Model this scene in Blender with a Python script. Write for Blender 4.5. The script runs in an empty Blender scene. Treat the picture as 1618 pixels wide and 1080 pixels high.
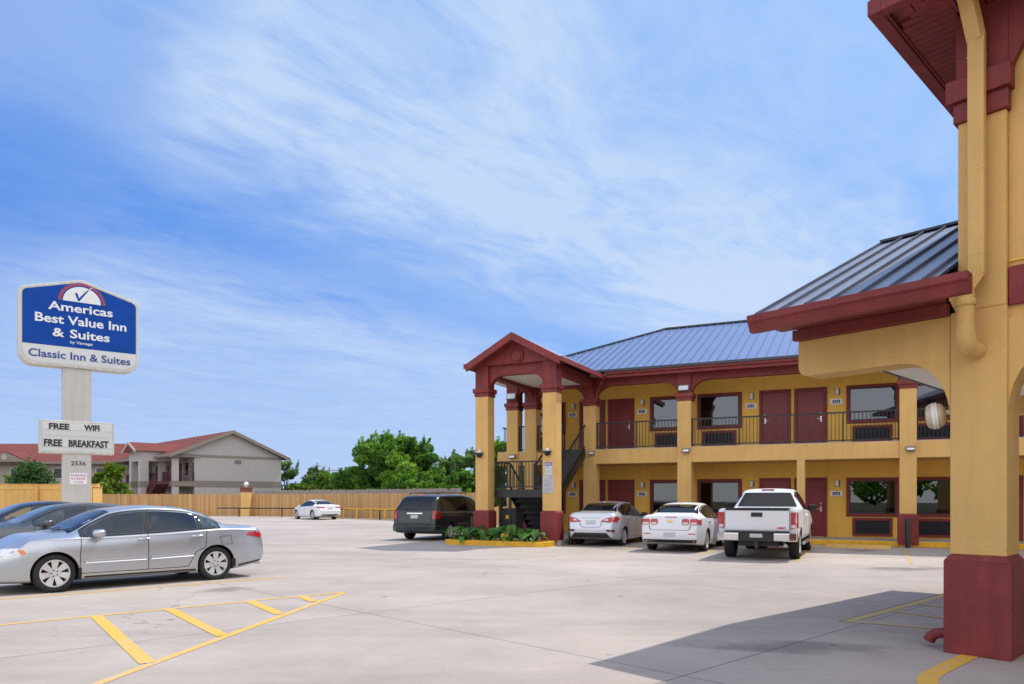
import bpy, bmesh, math, random
from math import sin, cos, pi, radians, sqrt, atan2
from mathutils import Vector, Matrix
from mathutils.bvhtree import BVHTree

random.seed(7)
SC = bpy.context.scene
COL = SC.collection
EYE = 1.62

# ------------------------------------------------------------------ materials
def new_mat(name):
    m = bpy.data.materials.new(name); m.use_nodes = True
    nt = m.node_tree
    return m, nt, nt.nodes['Principled BSDF']

def mk(name, col, rough=.6, metal=0., var=0., vscale=3., bump=0., bscale=60., spec=.5, coat=0., streak=0., grime=0.):
    """plain surface with noise-driven colour variation, optional vertical streaks and bump"""
    m, nt, b = new_mat(name)
    N, L = nt.nodes, nt.links
    b.inputs['Roughness'].default_value = rough
    b.inputs['Metallic'].default_value = metal
    b.inputs['Specular IOR Level'].default_value = spec
    b.inputs['Coat Weight'].default_value = coat
    b.inputs['Coat Roughness'].default_value = .04
    c = (*col, 1)
    b.inputs['Base Color'].default_value = c
    tc = None
    if var or bump or streak:
        tc = N.new('ShaderNodeTexCoord')
    out = None
    if var:
        nz = N.new('ShaderNodeTexNoise'); nz.inputs['Scale'].default_value = vscale
        nz.inputs['Detail'].default_value = 6; nz.inputs['Roughness'].default_value = .62
        L.new(tc.outputs['Object'], nz.inputs['Vector'])
        r = N.new('ShaderNodeMapRange')
        r.inputs['From Min'].default_value = .3; r.inputs['From Max'].default_value = .7
        r.inputs['To Min'].default_value = 1 - var; r.inputs['To Max'].default_value = 1 + var
        L.new(nz.outputs['Fac'], r.inputs['Value'])
        out = r.outputs['Result']
    if streak:
        mp = N.new('ShaderNodeMapping'); mp.inputs['Scale'].default_value = (7, 7, .35)
        L.new(tc.outputs['Object'], mp.inputs['Vector'])
        n2 = N.new('ShaderNodeTexNoise'); n2.inputs['Scale'].default_value = 1.; n2.inputs['Detail'].default_value = 5
        L.new(mp.outputs['Vector'], n2.inputs['Vector'])
        r2 = N.new('ShaderNodeMapRange')
        r2.inputs['From Min'].default_value = .35; r2.inputs['From Max'].default_value = .7
        r2.inputs['To Min'].default_value = 1; r2.inputs['To Max'].default_value = 1 - streak
        L.new(n2.outputs['Fac'], r2.inputs['Value'])
        if out:
            mu = N.new('ShaderNodeMath'); mu.operation = 'MULTIPLY'
            L.new(out, mu.inputs[0]); L.new(r2.outputs['Result'], mu.inputs[1]); out = mu.outputs[0]
        else:
            out = r2.outputs['Result']
    if out:
        vm = N.new('ShaderNodeVectorMath'); vm.operation = 'SCALE'
        vm.inputs[0].default_value = col
        L.new(out, vm.inputs['Scale'])
        L.new(vm.outputs['Vector'], b.inputs['Base Color'])
    if bump:
        nb = N.new('ShaderNodeTexNoise'); nb.inputs['Scale'].default_value = bscale; nb.inputs['Detail'].default_value = 4
        L.new(tc.outputs['Object'], nb.inputs['Vector'])
        bp = N.new('ShaderNodeBump'); bp.inputs['Strength'].default_value = bump; bp.inputs['Distance'].default_value = .02
        L.new(nb.outputs['Fac'], bp.inputs['Height'])
        L.new(bp.outputs['Normal'], b.inputs['Normal'])
    return m

def mk_glass(name, tint, refl=.2, rough=.01, opaque=0.):
    """window pane: part mirror of the place, part clear with a tint"""
    m, nt, b = new_mat(name)
    N, L = nt.nodes, nt.links
    N.remove(b)
    out = N['Material Output']
    g = N.new('ShaderNodeBsdfGlossy'); g.inputs['Roughness'].default_value = rough; g.inputs['Color'].default_value = (.95, .97, 1, 1)
    t = N.new('ShaderNodeBsdfTransparent'); t.inputs['Color'].default_value = (*tint, 1)
    lw = N.new('ShaderNodeLayerWeight'); lw.inputs['Blend'].default_value = .35
    mr = N.new('ShaderNodeMapRange'); mr.inputs['To Min'].default_value = refl; mr.inputs['To Max'].default_value = .95
    L.new(lw.outputs['Fresnel'], mr.inputs['Value'])
    mx = N.new('ShaderNodeMixShader')
    L.new(mr.outputs['Result'], mx.inputs['Fac']); L.new(t.outputs[0], mx.inputs[1]); L.new(g.outputs[0], mx.inputs[2])
    L.new(mx.outputs[0], out.inputs['Surface'])
    return m

def mk_leaf(name, col, trans=.35):
    m, nt, b = new_mat(name)
    N, L = nt.nodes, nt.links
    out = N['Material Output']
    b.inputs['Roughness'].default_value = .5
    b.inputs['Specular IOR Level'].default_value = .35
    oi = N.new('ShaderNodeNewGeometry')
    mr = N.new('ShaderNodeMapRange'); mr.inputs['To Min'].default_value = .6; mr.inputs['To Max'].default_value = 1.45
    L.new(oi.outputs['Random Per Island'], mr.inputs['Value'])
    vm = N.new('ShaderNodeVectorMath'); vm.operation = 'SCALE'; vm.inputs[0].default_value = col
    L.new(mr.outputs['Result'], vm.inputs['Scale'])
    L.new(vm.outputs['Vector'], b.inputs['Base Color'])
    t = N.new('ShaderNodeBsdfTranslucent')
    v2 = N.new('ShaderNodeVectorMath'); v2.operation = 'MULTIPLY'; v2.inputs[1].default_value = (1.25, 1.35, .6)
    L.new(vm.outputs['Vector'], v2.inputs[0]); L.new(v2.outputs['Vector'], t.inputs['Color'])
    mx = N.new('ShaderNodeMixShader'); mx.inputs['Fac'].default_value = trans
    L.new(b.outputs[0], mx.inputs[1]); L.new(t.outputs[0], mx.inputs[2]); L.new(mx.outputs[0], out.inputs['Surface'])
    return m

def mk_concrete(name, col, joints=True):
    m, nt, b = new_mat(name)
    N, L = nt.nodes, nt.links
    b.inputs['Roughness'].default_value = .85
    b.inputs['Specular IOR Level'].default_value = .3
    tc = N.new('ShaderNodeTexCoord')
    def noise(sc, det, rough=.6, vec=None):
        n = N.new('ShaderNodeTexNoise'); n.inputs['Scale'].default_value = sc; n.inputs['Detail'].default_value = det
        n.inputs['Roughness'].default_value = rough
        L.new(vec or tc.outputs['Object'], n.inputs['Vector']); return n.outputs['Fac']
    def rng(v, a, b_, c, d):
        r = N.new('ShaderNodeMapRange'); r.inputs['From Min'].default_value = a; r.inputs['From Max'].default_value = b_
        r.inputs['To Min'].default_value = c; r.inputs['To Max'].default_value = d; L.new(v, r.inputs['Value']); return r.outputs['Result']
    def mul(a, b_):
        n = N.new('ShaderNodeMath'); n.operation = 'MULTIPLY'; L.new(a, n.inputs[0]); L.new(b_, n.inputs[1]); return n.outputs[0]
    f = rng(noise(.16, 5), .35, .68, .80, 1.08)          # large worn patches
    f = mul(f, rng(noise(1.1, 9, .72), .3, .7, .90, 1.07))
    f = mul(f, rng(noise(38, 3), .3, .7, .93, 1.06))     # grain
    # stretched tyre wear along the driving lane
    mp = N.new('ShaderNodeMapping'); mp.inputs['Rotation'].default_value = (0, 0, radians(-42)); mp.inputs['Scale'].default_value = (.12, .9, 1)
    L.new(tc.outputs['Object'], mp.inputs['Vector'])
    f = mul(f, rng(noise(.9, 5, .6, mp.outputs['Vector']), .50, .74, 1, .84))
    # oil spots
    vo = N.new('ShaderNodeTexVoronoi'); vo.inputs['Scale'].default_value = .75; vo.inputs['Randomness'].default_value = 1
    L.new(tc.outputs['Object'], vo.inputs['Vector'])
    f = mul(f, rng(vo.outputs['Distance'], .012, .05, .35, 1))
    vo2 = N.new('ShaderNodeTexVoronoi'); vo2.inputs['Scale'].default_value = 2.1
    L.new(tc.outputs['Object'], vo2.inputs['Vector'])
    f = mul(f, rng(vo2.outputs['Distance'], .012, .04, .55, 1))
    # hairline cracks
    wp = N.new('ShaderNodeVectorMath'); wp.operation = 'ADD'
    nw = N.new('ShaderNodeTexNoise'); nw.inputs['Scale'].default_value = .8; nw.inputs['Detail'].default_value = 6
    L.new(tc.outputs['Object'], nw.inputs['Vector'])
    sc_ = N.new('ShaderNodeVectorMath'); sc_.operation = 'SCALE'; sc_.inputs['Scale'].default_value = 1.6
    L.new(nw.outputs['Color'], sc_.inputs[0]); L.new(tc.outputs['Object'], wp.inputs[0]); L.new(sc_.outputs['Vector'], wp.inputs[1])
    vc = N.new('ShaderNodeTexVoronoi'); vc.feature = 'DISTANCE_TO_EDGE'; vc.inputs['Scale'].default_value = .17
    L.new(wp.outputs['Vector'], vc.inputs['Vector'])
    cr = rng(vc.outputs['Distance'], .0004, .0022, .0, 1)
    msk = rng(noise(.23, 2), .5, .58, 0, 1)
    mxn = N.new('ShaderNodeMix'); mxn.data_type = 'FLOAT'; L.new(msk, mxn.inputs[0]); mxn.inputs[2].default_value = 1; L.new(cr, mxn.inputs[3])
    f = mul(f, rng(mxn.outputs[0], 0, 1, .62, 1))
    if joints:
        # sawn joints: 5.2 m x 6.3 m slabs set square to the office, each slab a little different
        mj = N.new('ShaderNodeMapping'); mj.inputs['Rotation'].default_value = (0, 0, radians(-44.0)); mj.inputs['Location'].default_value = (.42, 1.35, 0)
        L.new(tc.outputs['Object'], mj.inputs['Vector'])
        br = N.new('ShaderNodeTexBrick'); br.offset = 0; br.squash = 1
        br.inputs['Color1'].default_value = (.94, .94, .94, 1); br.inputs['Color2'].default_value = (1.04, 1.04, 1.04, 1); br.inputs['Mortar'].default_value = (.40, .38, .36, 1)
        br.inputs['Scale'].default_value = 1; br.inputs['Mortar Size'].default_value = .011; br.inputs['Mortar Smooth'].default_value = .3
        br.inputs['Brick Width'].default_value = 6.3; br.inputs['Row Height'].default_value = 5.2
        L.new(mj.outputs['Vector'], br.inputs['Vector'])
        sp = N.new('ShaderNodeSeparateColor'); L.new(br.outputs['Color'], sp.inputs[0])
        f = mul(f, sp.outputs[0])
    vm = N.new('ShaderNodeVectorMath'); vm.operation = 'SCALE'; vm.inputs[0].default_value = col
    L.new(f, vm.inputs['Scale']); L.new(vm.outputs['Vector'], b.inputs['Base Color'])
    bp = N.new('ShaderNodeBump'); bp.inputs['Strength'].default_value = .25; bp.inputs['Distance'].default_value = .01
    L.new(noise(55, 4), bp.inputs['Height']); L.new(bp.outputs['Normal'], b.inputs['Normal'])
    return m

def mk_worn(name, col, under):
    """road paint with chips through which the concrete shows"""
    m, nt, b = new_mat(name)
    N, L = nt.nodes, nt.links
    b.inputs['Roughness'].default_value = .7
    tc = N.new('ShaderNodeTexCoord')
    n = N.new('ShaderNodeTexNoise'); n.inputs['Scale'].default_value = 4; n.inputs['Detail'].default_value = 9; n.inputs['Roughness'].default_value = .75
    L.new(tc.outputs['Object'], n.inputs['Vector'])
    r = N.new('ShaderNodeMapRange'); r.inputs['From Min'].default_value = .53; r.inputs['From Max'].default_value = .66; r.inputs['To Max'].default_value = .8
    L.new(n.outputs['Fac'], r.inputs['Value'])
    n2 = N.new('ShaderNodeTexNoise'); n2.inputs['Scale'].default_value = .5; n2.inputs['Detail'].default_value = 3
    L.new(tc.outputs['Object'], n2.inputs['Vector'])
    r2 = N.new('ShaderNodeMapRange'); r2.inputs['From Min'].default_value = .45; r2.inputs['From Max'].default_value = .7; r2.inputs['To Max'].default_value = .35
    L.new(n2.outputs['Fac'], r2.inputs['Value'])
    ad = N.new('ShaderNodeMath'); ad.operation = 'ADD'; ad.use_clamp = True
    L.new(r.outputs['Result'], ad.inputs[0]); L.new(r2.outputs['Result'], ad.inputs[1])
    mx = N.new('ShaderNodeMix'); mx.data_type = 'RGBA'
    mx.inputs[6].default_value = (*col, 1); mx.inputs[7].default_value = (*under, 1)
    L.new(ad.outputs[0], mx.inputs[0]); L.new(mx.outputs[2], b.inputs['Base Color'])
    return m

CONC = (.48, .412, .362)
M = {}
M['concrete'] = mk_concrete('concrete', tuple(CONC))
M['walk'] = mk('walk_concrete', (.42, .395, .37), .85, var=.12, bump=.1)
M['earth'] = mk('earth', (.10, .09, .05), .9, var=.4, vscale=.4)
M['paint_yellow'] = mk_worn('road_paint', (.74, .42, .06), CONC)
M['paint_faded'] = mk_worn('faded_road_paint', (.52, .37, .13), CONC)
M['tar'] = mk('joint_tar', (.03, .03, .03), .8)
M['kerb_yellow'] = mk('kerb_yellow', (.72, .38, .02), .55, var=.18, vscale=5, bump=.1)
M['yellow'] = mk('yellow_stucco', (.72, .44, .15), .8, var=.09, vscale=1.1, bump=.4, bscale=70, streak=.09)
M['yellow_deep'] = mk('golden_stucco', (.90, .54, .105), .8, var=.08, vscale=1.2, bump=.12, bscale=90, streak=.06)
M['maroon'] = mk('maroon_paint', (.225, .029, .026), .6, var=.20, vscale=3, bump=.2, bscale=60, streak=.2)
M['door_red'] = mk('door_red', (.22, .022, .028), .4, var=.06)
M['white'] = mk('white_paint', (.72, .72, .70), .5, var=.04)
M['ceiling'] = mk('soffit_white', (.84, .80, .74), .8, var=.04, vscale=2)
M['black'] = mk('black_paint', (.014, .013, .015), .45)
M['black_metal'] = mk('black_metal', (.018, .017, .019), .4, spec=.5)
M['dark'] = mk('dark_void', (.012, .012, .014), .7)
M['grille'] = mk('grille_dark', (.012, .014, .024), .5)
M['chrome'] = mk('chrome', (.75, .75, .76), .12, 1.0)
M['alloy'] = mk('alloy', (.72, .72, .73), .35, .55)
M['steel'] = mk('brushed_steel', (.55, .55, .53), .35, 1.0)
M['rubber'] = mk('rubber', (.016, .016, .017), .75, var=.2, vscale=8)
M['plastic'] = mk('black_plastic', (.02, .021, .023), .55)
M['grey_plastic'] = mk('grey_plastic', (.16, .165, .17), .5)
M['car_glass'] = mk('car_glass', (.010, .012, .014), .03, spec=.5, coat=0)
M['car_pane'] = mk_glass('car_pane', (.34, .37, .38), .045)
M['car_pane_light'] = mk_glass('car_pane_light', (.66, .72, .70), .05)
M['seat_cloth'] = mk('seat_cloth', (.11, .105, .10), .9)
M['car_glass_clear'] = mk('car_glass_clear', (.035, .05, .055), .03, spec=.6, coat=.2)
M['lamp_red'] = mk('lamp_red', (.42, .012, .016), .12, coat=.8, var=.25, vscale=14)
M['lamp_clear'] = mk('lamp_clear', (.62, .62, .64), .1, coat=.8, var=.2, vscale=16)
M['lamp_amber'] = mk('lamp_amber', (.70, .18, .02), .12, coat=.8)
M['plate'] = mk('plate', (.52, .53, .55), .4, var=.06, vscale=20)
M['gold'] = mk('gold_badge', (.62, .42, .12), .25, .9)
M['badge_red'] = mk('badge_red', (.5, .02, .03), .3)
M['pane'] = mk_glass('window_pane', (.50, .53, .60), .055)
M['pane_dark'] = mk_glass('window_pane_dark', (.40, .44, .40), .05)
def mk_curtain():
    m, nt, b = new_mat('curtain')
    b.inputs['Base Color'].default_value = (.36, .35, .36, 1); b.inputs['Roughness'].default_value = .9
    return m
M['curtain'] = mk_curtain()
M['curtain_tan'] = mk('curtain_tan', (.30, .235, .11), .9, var=.15)
M['plate_white'] = mk('sign_white', (.86, .86, .86), .45, var=.03)
M['navy'] = mk('sign_navy', (.014, .028, .12), .4)
M['lamp_white'] = mk('lamp_white', (.86, .84, .80), .35)
M['lens'] = mk('lens_glass', (.62, .66, .70), .12, coat=.6)
M['lens_dirty'] = mk('lens_dirty', (.62, .53, .36), .3, var=.12, vscale=25, coat=.3)
M['cabinet'] = mk('sign_cabinet', (.66, .64, .57), .45, var=.05, vscale=1.2, streak=.2)
M['pole'] = mk('sign_pole', (.60, .57, .52), .5, var=.04, streak=.10)
M['sign_blue'] = mk('sign_blue', (.004, .062, .34), .5, var=.12, vscale=2, spec=.15)
M['sign_face'] = mk('sign_face', (.68, .68, .66), .35, var=.03)
M['letter_white'] = mk('letter_white', (.80, .80, .78), .35)
M['letter_blue'] = mk('letter_blue', (.01, .045, .26), .35)
M['letter_black'] = mk('letter_black', (.02, .018, .025), .5)
M['letter_pink'] = mk('letter_pink', (.52, .10, .20), .5)
M['ray_red'] = mk('ray_red', (.42, .06, .05), .4)
M['notice_blue'] = mk('notice_blue', (.02, .11, .42), .4)
M['notice_paper'] = mk('notice_paper', (.55, .60, .68), .5)
M['poster_paper'] = mk('poster_paper', (.50, .49, .52), .6)
M['ink'] = mk('faint_ink', (.28, .28, .32), .6)
M['roof_blue'] = mk('standing_seam_metal', (.16, .225, .415), .38, .2, var=.05, vscale=1.2, spec=.5)
M['roof_seam'] = mk('seam_metal', (.10, .145, .28), .6, .0)
M['roof_grey'] = mk('weathered_seam_metal', (.25, .28, .375), .42, .25, var=.10, vscale=2.5, streak=.15)
M['roof_seam_grey'] = mk('seam_metal_grey', (.115, .135, .20), .55, .1)
M['roof_trim'] = mk('ridge_metal', (.045, .055, .075), .5)
M['terracotta'] = mk('terracotta_shingle', (.185, .062, .052), .9, spec=.1, var=.16, vscale=1.5, bump=.3, bscale=8)
M['beige'] = mk('beige_stucco', (.43, .38, .345), .85, var=.04, vscale=.6, streak=.05)
M['taupe'] = mk('taupe_band', (.25, .215, .18), .85, var=.06)
M['offwhite'] = mk('offwhite_stucco', (.46, .42, .40), .85, var=.05)
M['rail_red'] = mk('dark_red_rail', (.10, .022, .03), .5)
M['teal'] = mk('teal_awning', (.02, .30, .27), .6)
M['globe'] = mk('milk_globe', (.80, .80, .80), .2)
M['brick'] = mk('brick_cap', (.20, .06, .045), .8, var=.25, vscale=12)
M['bark'] = mk('bark', (.085, .065, .048), .9, var=.35, vscale=9, bump=.5, bscale=25)
M['grey_wood'] = mk('grey_wood', (.30, .27, .24), .9, var=.25, vscale=4)
LEAF = [mk_leaf('leaf_mid', (.135, .275, .045), .55), mk_leaf('leaf_light', (.22, .37, .055), .55), mk_leaf('leaf_dark', (.075, .18, .04), .5)]
LEAF_BRIGHT = [mk_leaf('leaf_spring', (.16, .24, .02)), mk_leaf('leaf_lime', (.22, .30, .03)), mk_leaf('leaf_green', (.07, .13, .015))]
LEAF_DARK = [mk_leaf('leaf_deep', (.055, .125, .035), .35), mk_leaf('leaf_deep_light', (.09, .17, .045), .35), mk_leaf('leaf_deep_dark', (.035, .085, .026), .3)]
LEAF_BLUE = [mk_leaf('leaf_dusty', (.13, .23, .085), .5), mk_leaf('leaf_dusty_light', (.19, .29, .10), .5), mk_leaf('leaf_dusty_dark', (.08, .16, .065), .45)]
LEAF_BIG = mk_leaf('elephant_ear_leaf', (.085, .20, .035), .4)
LEAF_STEM = mk('leaf_stem', (.16, .16, .05), .6)
LEAF_YELLOW = mk('yellowed_leaf', (.62, .36, .02), .6)

def mk_picket():
    m, nt, b = new_mat('cedar_picket')
    N, L = nt.nodes, nt.links
    b.inputs['Roughness'].default_value = .85
    g = N.new('ShaderNodeNewGeometry')
    mr = N.new('ShaderNodeMapRange'); mr.inputs['To Min'].default_value = .78; mr.inputs['To Max'].default_value = 1.14
    L.new(g.outputs['Random Per Island'], mr.inputs['Value'])
    tc = N.new('ShaderNodeTexCoord')
    mp = N.new('ShaderNodeMapping'); mp.inputs['Scale'].default_value = (9, 9, .6); L.new(tc.outputs['Object'], mp.inputs['Vector'])
    n = N.new('ShaderNodeTexNoise'); n.inputs['Scale'].default_value = 1; n.inputs['Detail'].default_value = 5; L.new(mp.outputs['Vector'], n.inputs['Vector'])
    r2 = N.new('ShaderNodeMapRange'); r2.inputs['To Min'].default_value = .75; r2.inputs['To Max'].default_value = 1.2; L.new(n.outputs['Fac'], r2.inputs['Value'])
    mu = N.new('ShaderNodeMath'); mu.operation = 'MULTIPLY'; L.new(mr.outputs['Result'], mu.inputs[0]); L.new(r2.outputs['Result'], mu.inputs[1])
    vm = N.new('ShaderNodeVectorMath'); vm.operation = 'SCALE'; vm.inputs[0].default_value = (.53, .31, .13)
    L.new(mu.outputs[0], vm.inputs['Scale']); L.new(vm.outputs['Vector'], b.inputs['Base Color'])
    return m
M['picket'] = mk_picket()
M['plank'] = mk('painted_plank', (.72, .43, .13), .7, var=.08, vscale=2, streak=.1)

def paint(name, col, metal=0., rough=.3, var=.02):
    return mk(name, col, rough, metal, var=var, vscale=2.5, coat=.6, spec=.5)
M['p_silver'] = paint('silver_paint', (.50, .52, .57), .75, .33)
M['p_grey'] = paint('graphite_paint', (.115, .12, .135), .7, .33)
M['p_blue'] = paint('dusk_blue_paint', (.035, .050, .10), .6, .33)
M['p_white'] = paint('white_car_paint', (.77, .78, .81), rough=.4)
M['p_white'].node_tree.nodes['Principled BSDF'].inputs['Coat Weight'].default_value = .25
M['p_pale'] = paint('pale_silver_paint', (.60, .62, .69), .4, .32)
M['p_green'] = paint('dark_green_paint', (.008, .021, .023), .15, .3)

# ------------------------------------------------------------------ objects
def link(o): COL.objects.link(o); return o
def tag(o, label=None, cat=None, group=None, kind=None):
    if label: o['label'] = label
    if cat: o['category'] = cat
    if group: o['group'] = group
    if kind: o['kind'] = kind
    return o
def empty(name, loc, label=None, cat=None, group=None, rz=0.):
    o = bpy.data.objects.new(name, None); link(o)
    o.location = loc; o.rotation_euler = (0, 0, rz); o.empty_display_size = .3
    return tag(o, label, cat, group)
def obj(name, me, mats, parent=None):
    o = bpy.data.objects.new(name, me); link(o)
    for m in (mats if isinstance(mats, (list, tuple)) else [mats]):
        if m.name not in [x.name for x in me.materials if x]: me.materials.append(m)
    if parent: o.parent = parent
    return o
def copy_tree(o, parent=None):
    c = o.copy(); COL.objects.link(c)
    if parent: c.parent = parent
    for ch in [x for x in o.children]: copy_tree(ch, c)
    return c

class MB:
    def __init__(s, T=None): s.v = []; s.f = []; s.mi = []; s.T = T or (lambda p: p); s.cur = 0
    def add(s, vs, fs):
        b = len(s.v); s.v += [tuple(s.T(p)) for p in vs]
        for f in fs: s.f.append([b + i for i in f]); s.mi.append(s.cur)
        return s
    def box(s, x0, x1, y0, y1, z0, z1):
        return s.add([(x0, y0, z0), (x1, y0, z0), (x1, y1, z0), (x0, y1, z0), (x0, y0, z1), (x1, y0, z1), (x1, y1, z1), (x0, y1, z1)],
                     [(0, 3, 2, 1), (4, 5, 6, 7), (0, 1, 5, 4), (1, 2, 6, 5), (2, 3, 7, 6), (3, 0, 4, 7)])
    def frust(s, a, b):
        """a, b = (x0,x1,y0,y1,z)"""
        x0, x1, y0, y1, z0 = a; X0, X1, Y0, Y1, z1 = b
        return s.add([(x0, y0, z0), (x1, y0, z0), (x1, y1, z0), (x0, y1, z0), (X0, Y0, z1), (X1, Y0, z1), (X1, Y1, z1), (X0, Y1, z1)],
                     [(0, 3, 2, 1), (4, 5, 6, 7), (0, 1, 5, 4), (1, 2, 6, 5), (2, 3, 7, 6), (3, 0, 4, 7)])
    def prism(s, poly, pl, lo, hi):
        n = len(poly)
        P = {'xz': lambda a, b, h: (a, h, b), 'xy': lambda a, b, h: (a, b, h), 'yz': lambda a, b, h: (h, a, b)}[pl]
        vs = [P(a, b, lo) for a, b in poly] + [P(a, b, hi) for a, b in poly]
        fs = [list(range(n)), list(range(2 * n - 1, n - 1, -1))] + [(i, n + i, n + (i + 1) % n, (i + 1) % n) for i in range(n)]
        return s.add(vs, fs)
    def bar(s, p, q, w, h=None):
        """square bar from p to q"""
        p = Vector(p); q = Vector(q); d = (q - p).normalized(); h = h or w
        up = Vector((0, 0, 1)) if abs(d.z) < .95 else Vector((1, 0, 0))
        a = d.cross(up).normalized() * (w / 2); b = a.cross(d).normalized() * (h / 2)
        vs = [p + a + b, p - a + b, p - a - b, p + a - b, q + a + b, q - a + b, q - a - b, q + a - b]
        return s.add(vs, [(0, 1, 2, 3), (7, 6, 5, 4), (0, 4, 5, 1), (1, 5, 6, 2), (2, 6, 7, 3), (3, 7, 4, 0)])
    def tube(s, pts, r, n=10, cap=True):
        pts = [Vector(p) for p in pts]; rs = r if isinstance(r, (list, tuple)) else [r] * len(pts)
        vs = []; fs = []; prev = None
        for i, p in enumerate(pts):
            d = (pts[min(i + 1, len(pts) - 1)] - pts[max(i - 1, 0)]).normalized()
            if prev is None:
                up = Vector((0, 0, 1)) if abs(d.z) < .9 else Vector((1, 0, 0)); a = d.cross(up).normalized()
            else:
                a = (prev - d * prev.dot(d)).normalized()
            prev = a; b = d.cross(a)
            vs += [p + (a * cos(2 * pi * k / n) + b * sin(2 * pi * k / n)) * rs[i] for k in range(n)]
        for i in range(len(pts) - 1):
            fs += [(i * n + k, i * n + (k + 1) % n, (i + 1) * n + (k + 1) % n, (i + 1) * n + k) for k in range(n)]
        if cap: fs += [list(range(n - 1, -1, -1)), list(range((len(pts) - 1) * n, len(pts) * n))]
        return s.add(vs, fs)
    def lathe(s, prof, M4=None, n=24):
        """prof = [(r, h)] about local z; M4 places it"""
        M4 = M4 or Matrix.Identity(4); vs = []; fs = []; m = len(prof)
        for k in range(n):
            a = 2 * pi * k / n
            vs += [M4 @ Vector((r * cos(a), r * sin(a), h)) for r, h in prof]
        for k in range(n):
            k2 = (k + 1) % n
            fs += [(k * m + i, k2 * m + i, k2 * m + i + 1, k * m + i + 1) for i in range(m - 1)]
        return s.add(vs, fs)
    def mesh(s, name):
        me = bpy.data.meshes.new(name); me.from_pydata(s.v, [], s.f)
        if any(s.mi): me.polygons.foreach_set('material_index', s.mi)
        bm = bmesh.new(); bm.from_mesh(me); bmesh.ops.recalc_face_normals(bm, faces=bm.faces); bm.to_mesh(me); bm.free()
        return me
    def build(s, name, mat, parent=None, smooth=None, bevel=0):
        me = s.mesh(name)
        o = obj(name, me, mat, parent)
        if smooth is not None:
            me.shade_smooth(); me.set_sharp_from_angle(angle=radians(smooth))
        if bevel:
            md = o.modifiers.new('bevel', 'BEVEL'); md.width = bevel; md.segments = 2; md.limit_method = 'ANGLE'
        return o

def text_mesh(s, M4, width=None, height=None, bold=.0, depth=.012, spacing=1.0):
    cu = bpy.data.curves.new('text', 'FONT'); cu.body = s; cu.align_x = 'CENTER'; cu.size = 1
    cu.offset = bold; cu.extrude = .5; cu.resolution_u = 3; cu.space_character = spacing
    o = bpy.data.objects.new('text', cu); COL.objects.link(o)
    dg = bpy.context.evaluated_depsgraph_get()
    me = bpy.data.meshes.new_from_object(o.evaluated_get(dg))
    bpy.data.objects.remove(o); bpy.data.curves.remove(cu)
    xs = [v.co.x for v in me.vertices]; ys = [v.co.y for v in me.vertices]; zs = [v.co.z for v in me.vertices]
    w = max(xs) - min(xs); cx = (max(xs) + min(xs)) / 2
    capm = .729
    sy = (height / capm) if height else width / w
    sx = (width / w) if width else sy
    zr = max(zs) - min(zs) or 1
    for v in me.vertices:
        v.co = M4 @ Vector(((v.co.x - cx) * sx, v.co.y * sy, (v.co.z - min(zs)) / zr * depth))
    return me

def plane_frame(origin, right, up):
    r = Vector(right).normalized(); u = Vector(up).normalized(); n = r.cross(u)
    m = Matrix((r, u, n)).transposed().to_4x4(); m.translation = Vector(origin)
    return m

# ------------------------------------------------------------------ camera, light, sky
cam = bpy.data.cameras.new('camera'); co = bpy.data.objects.new('camera', cam); link(co)
co.location = (0, 0, EYE); co.rotation_euler = (radians(90), 0, 0)
cam.sensor_width = 36; cam.lens = 36 * 1191 / 1618; cam.shift_y = 246 / 1618; cam.clip_end = 3000; cam.clip_start = .05
SC.camera = co

SUN = Vector((.53, .358, 1.0)).normalized()
EL = math.asin(SUN.z); AZ = atan2(SUN.x, SUN.y)
ld = bpy.data.lights.new('sun', 'SUN'); ld.energy = 2.5; ld.angle = radians(.53); ld.color = (1.0, .945, .86)
lo = bpy.data.objects.new('sun', ld); link(lo); lo.rotation_euler = SUN.to_track_quat('Z', 'Y').to_euler(); lo.location = (30, 20, 60)

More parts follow.
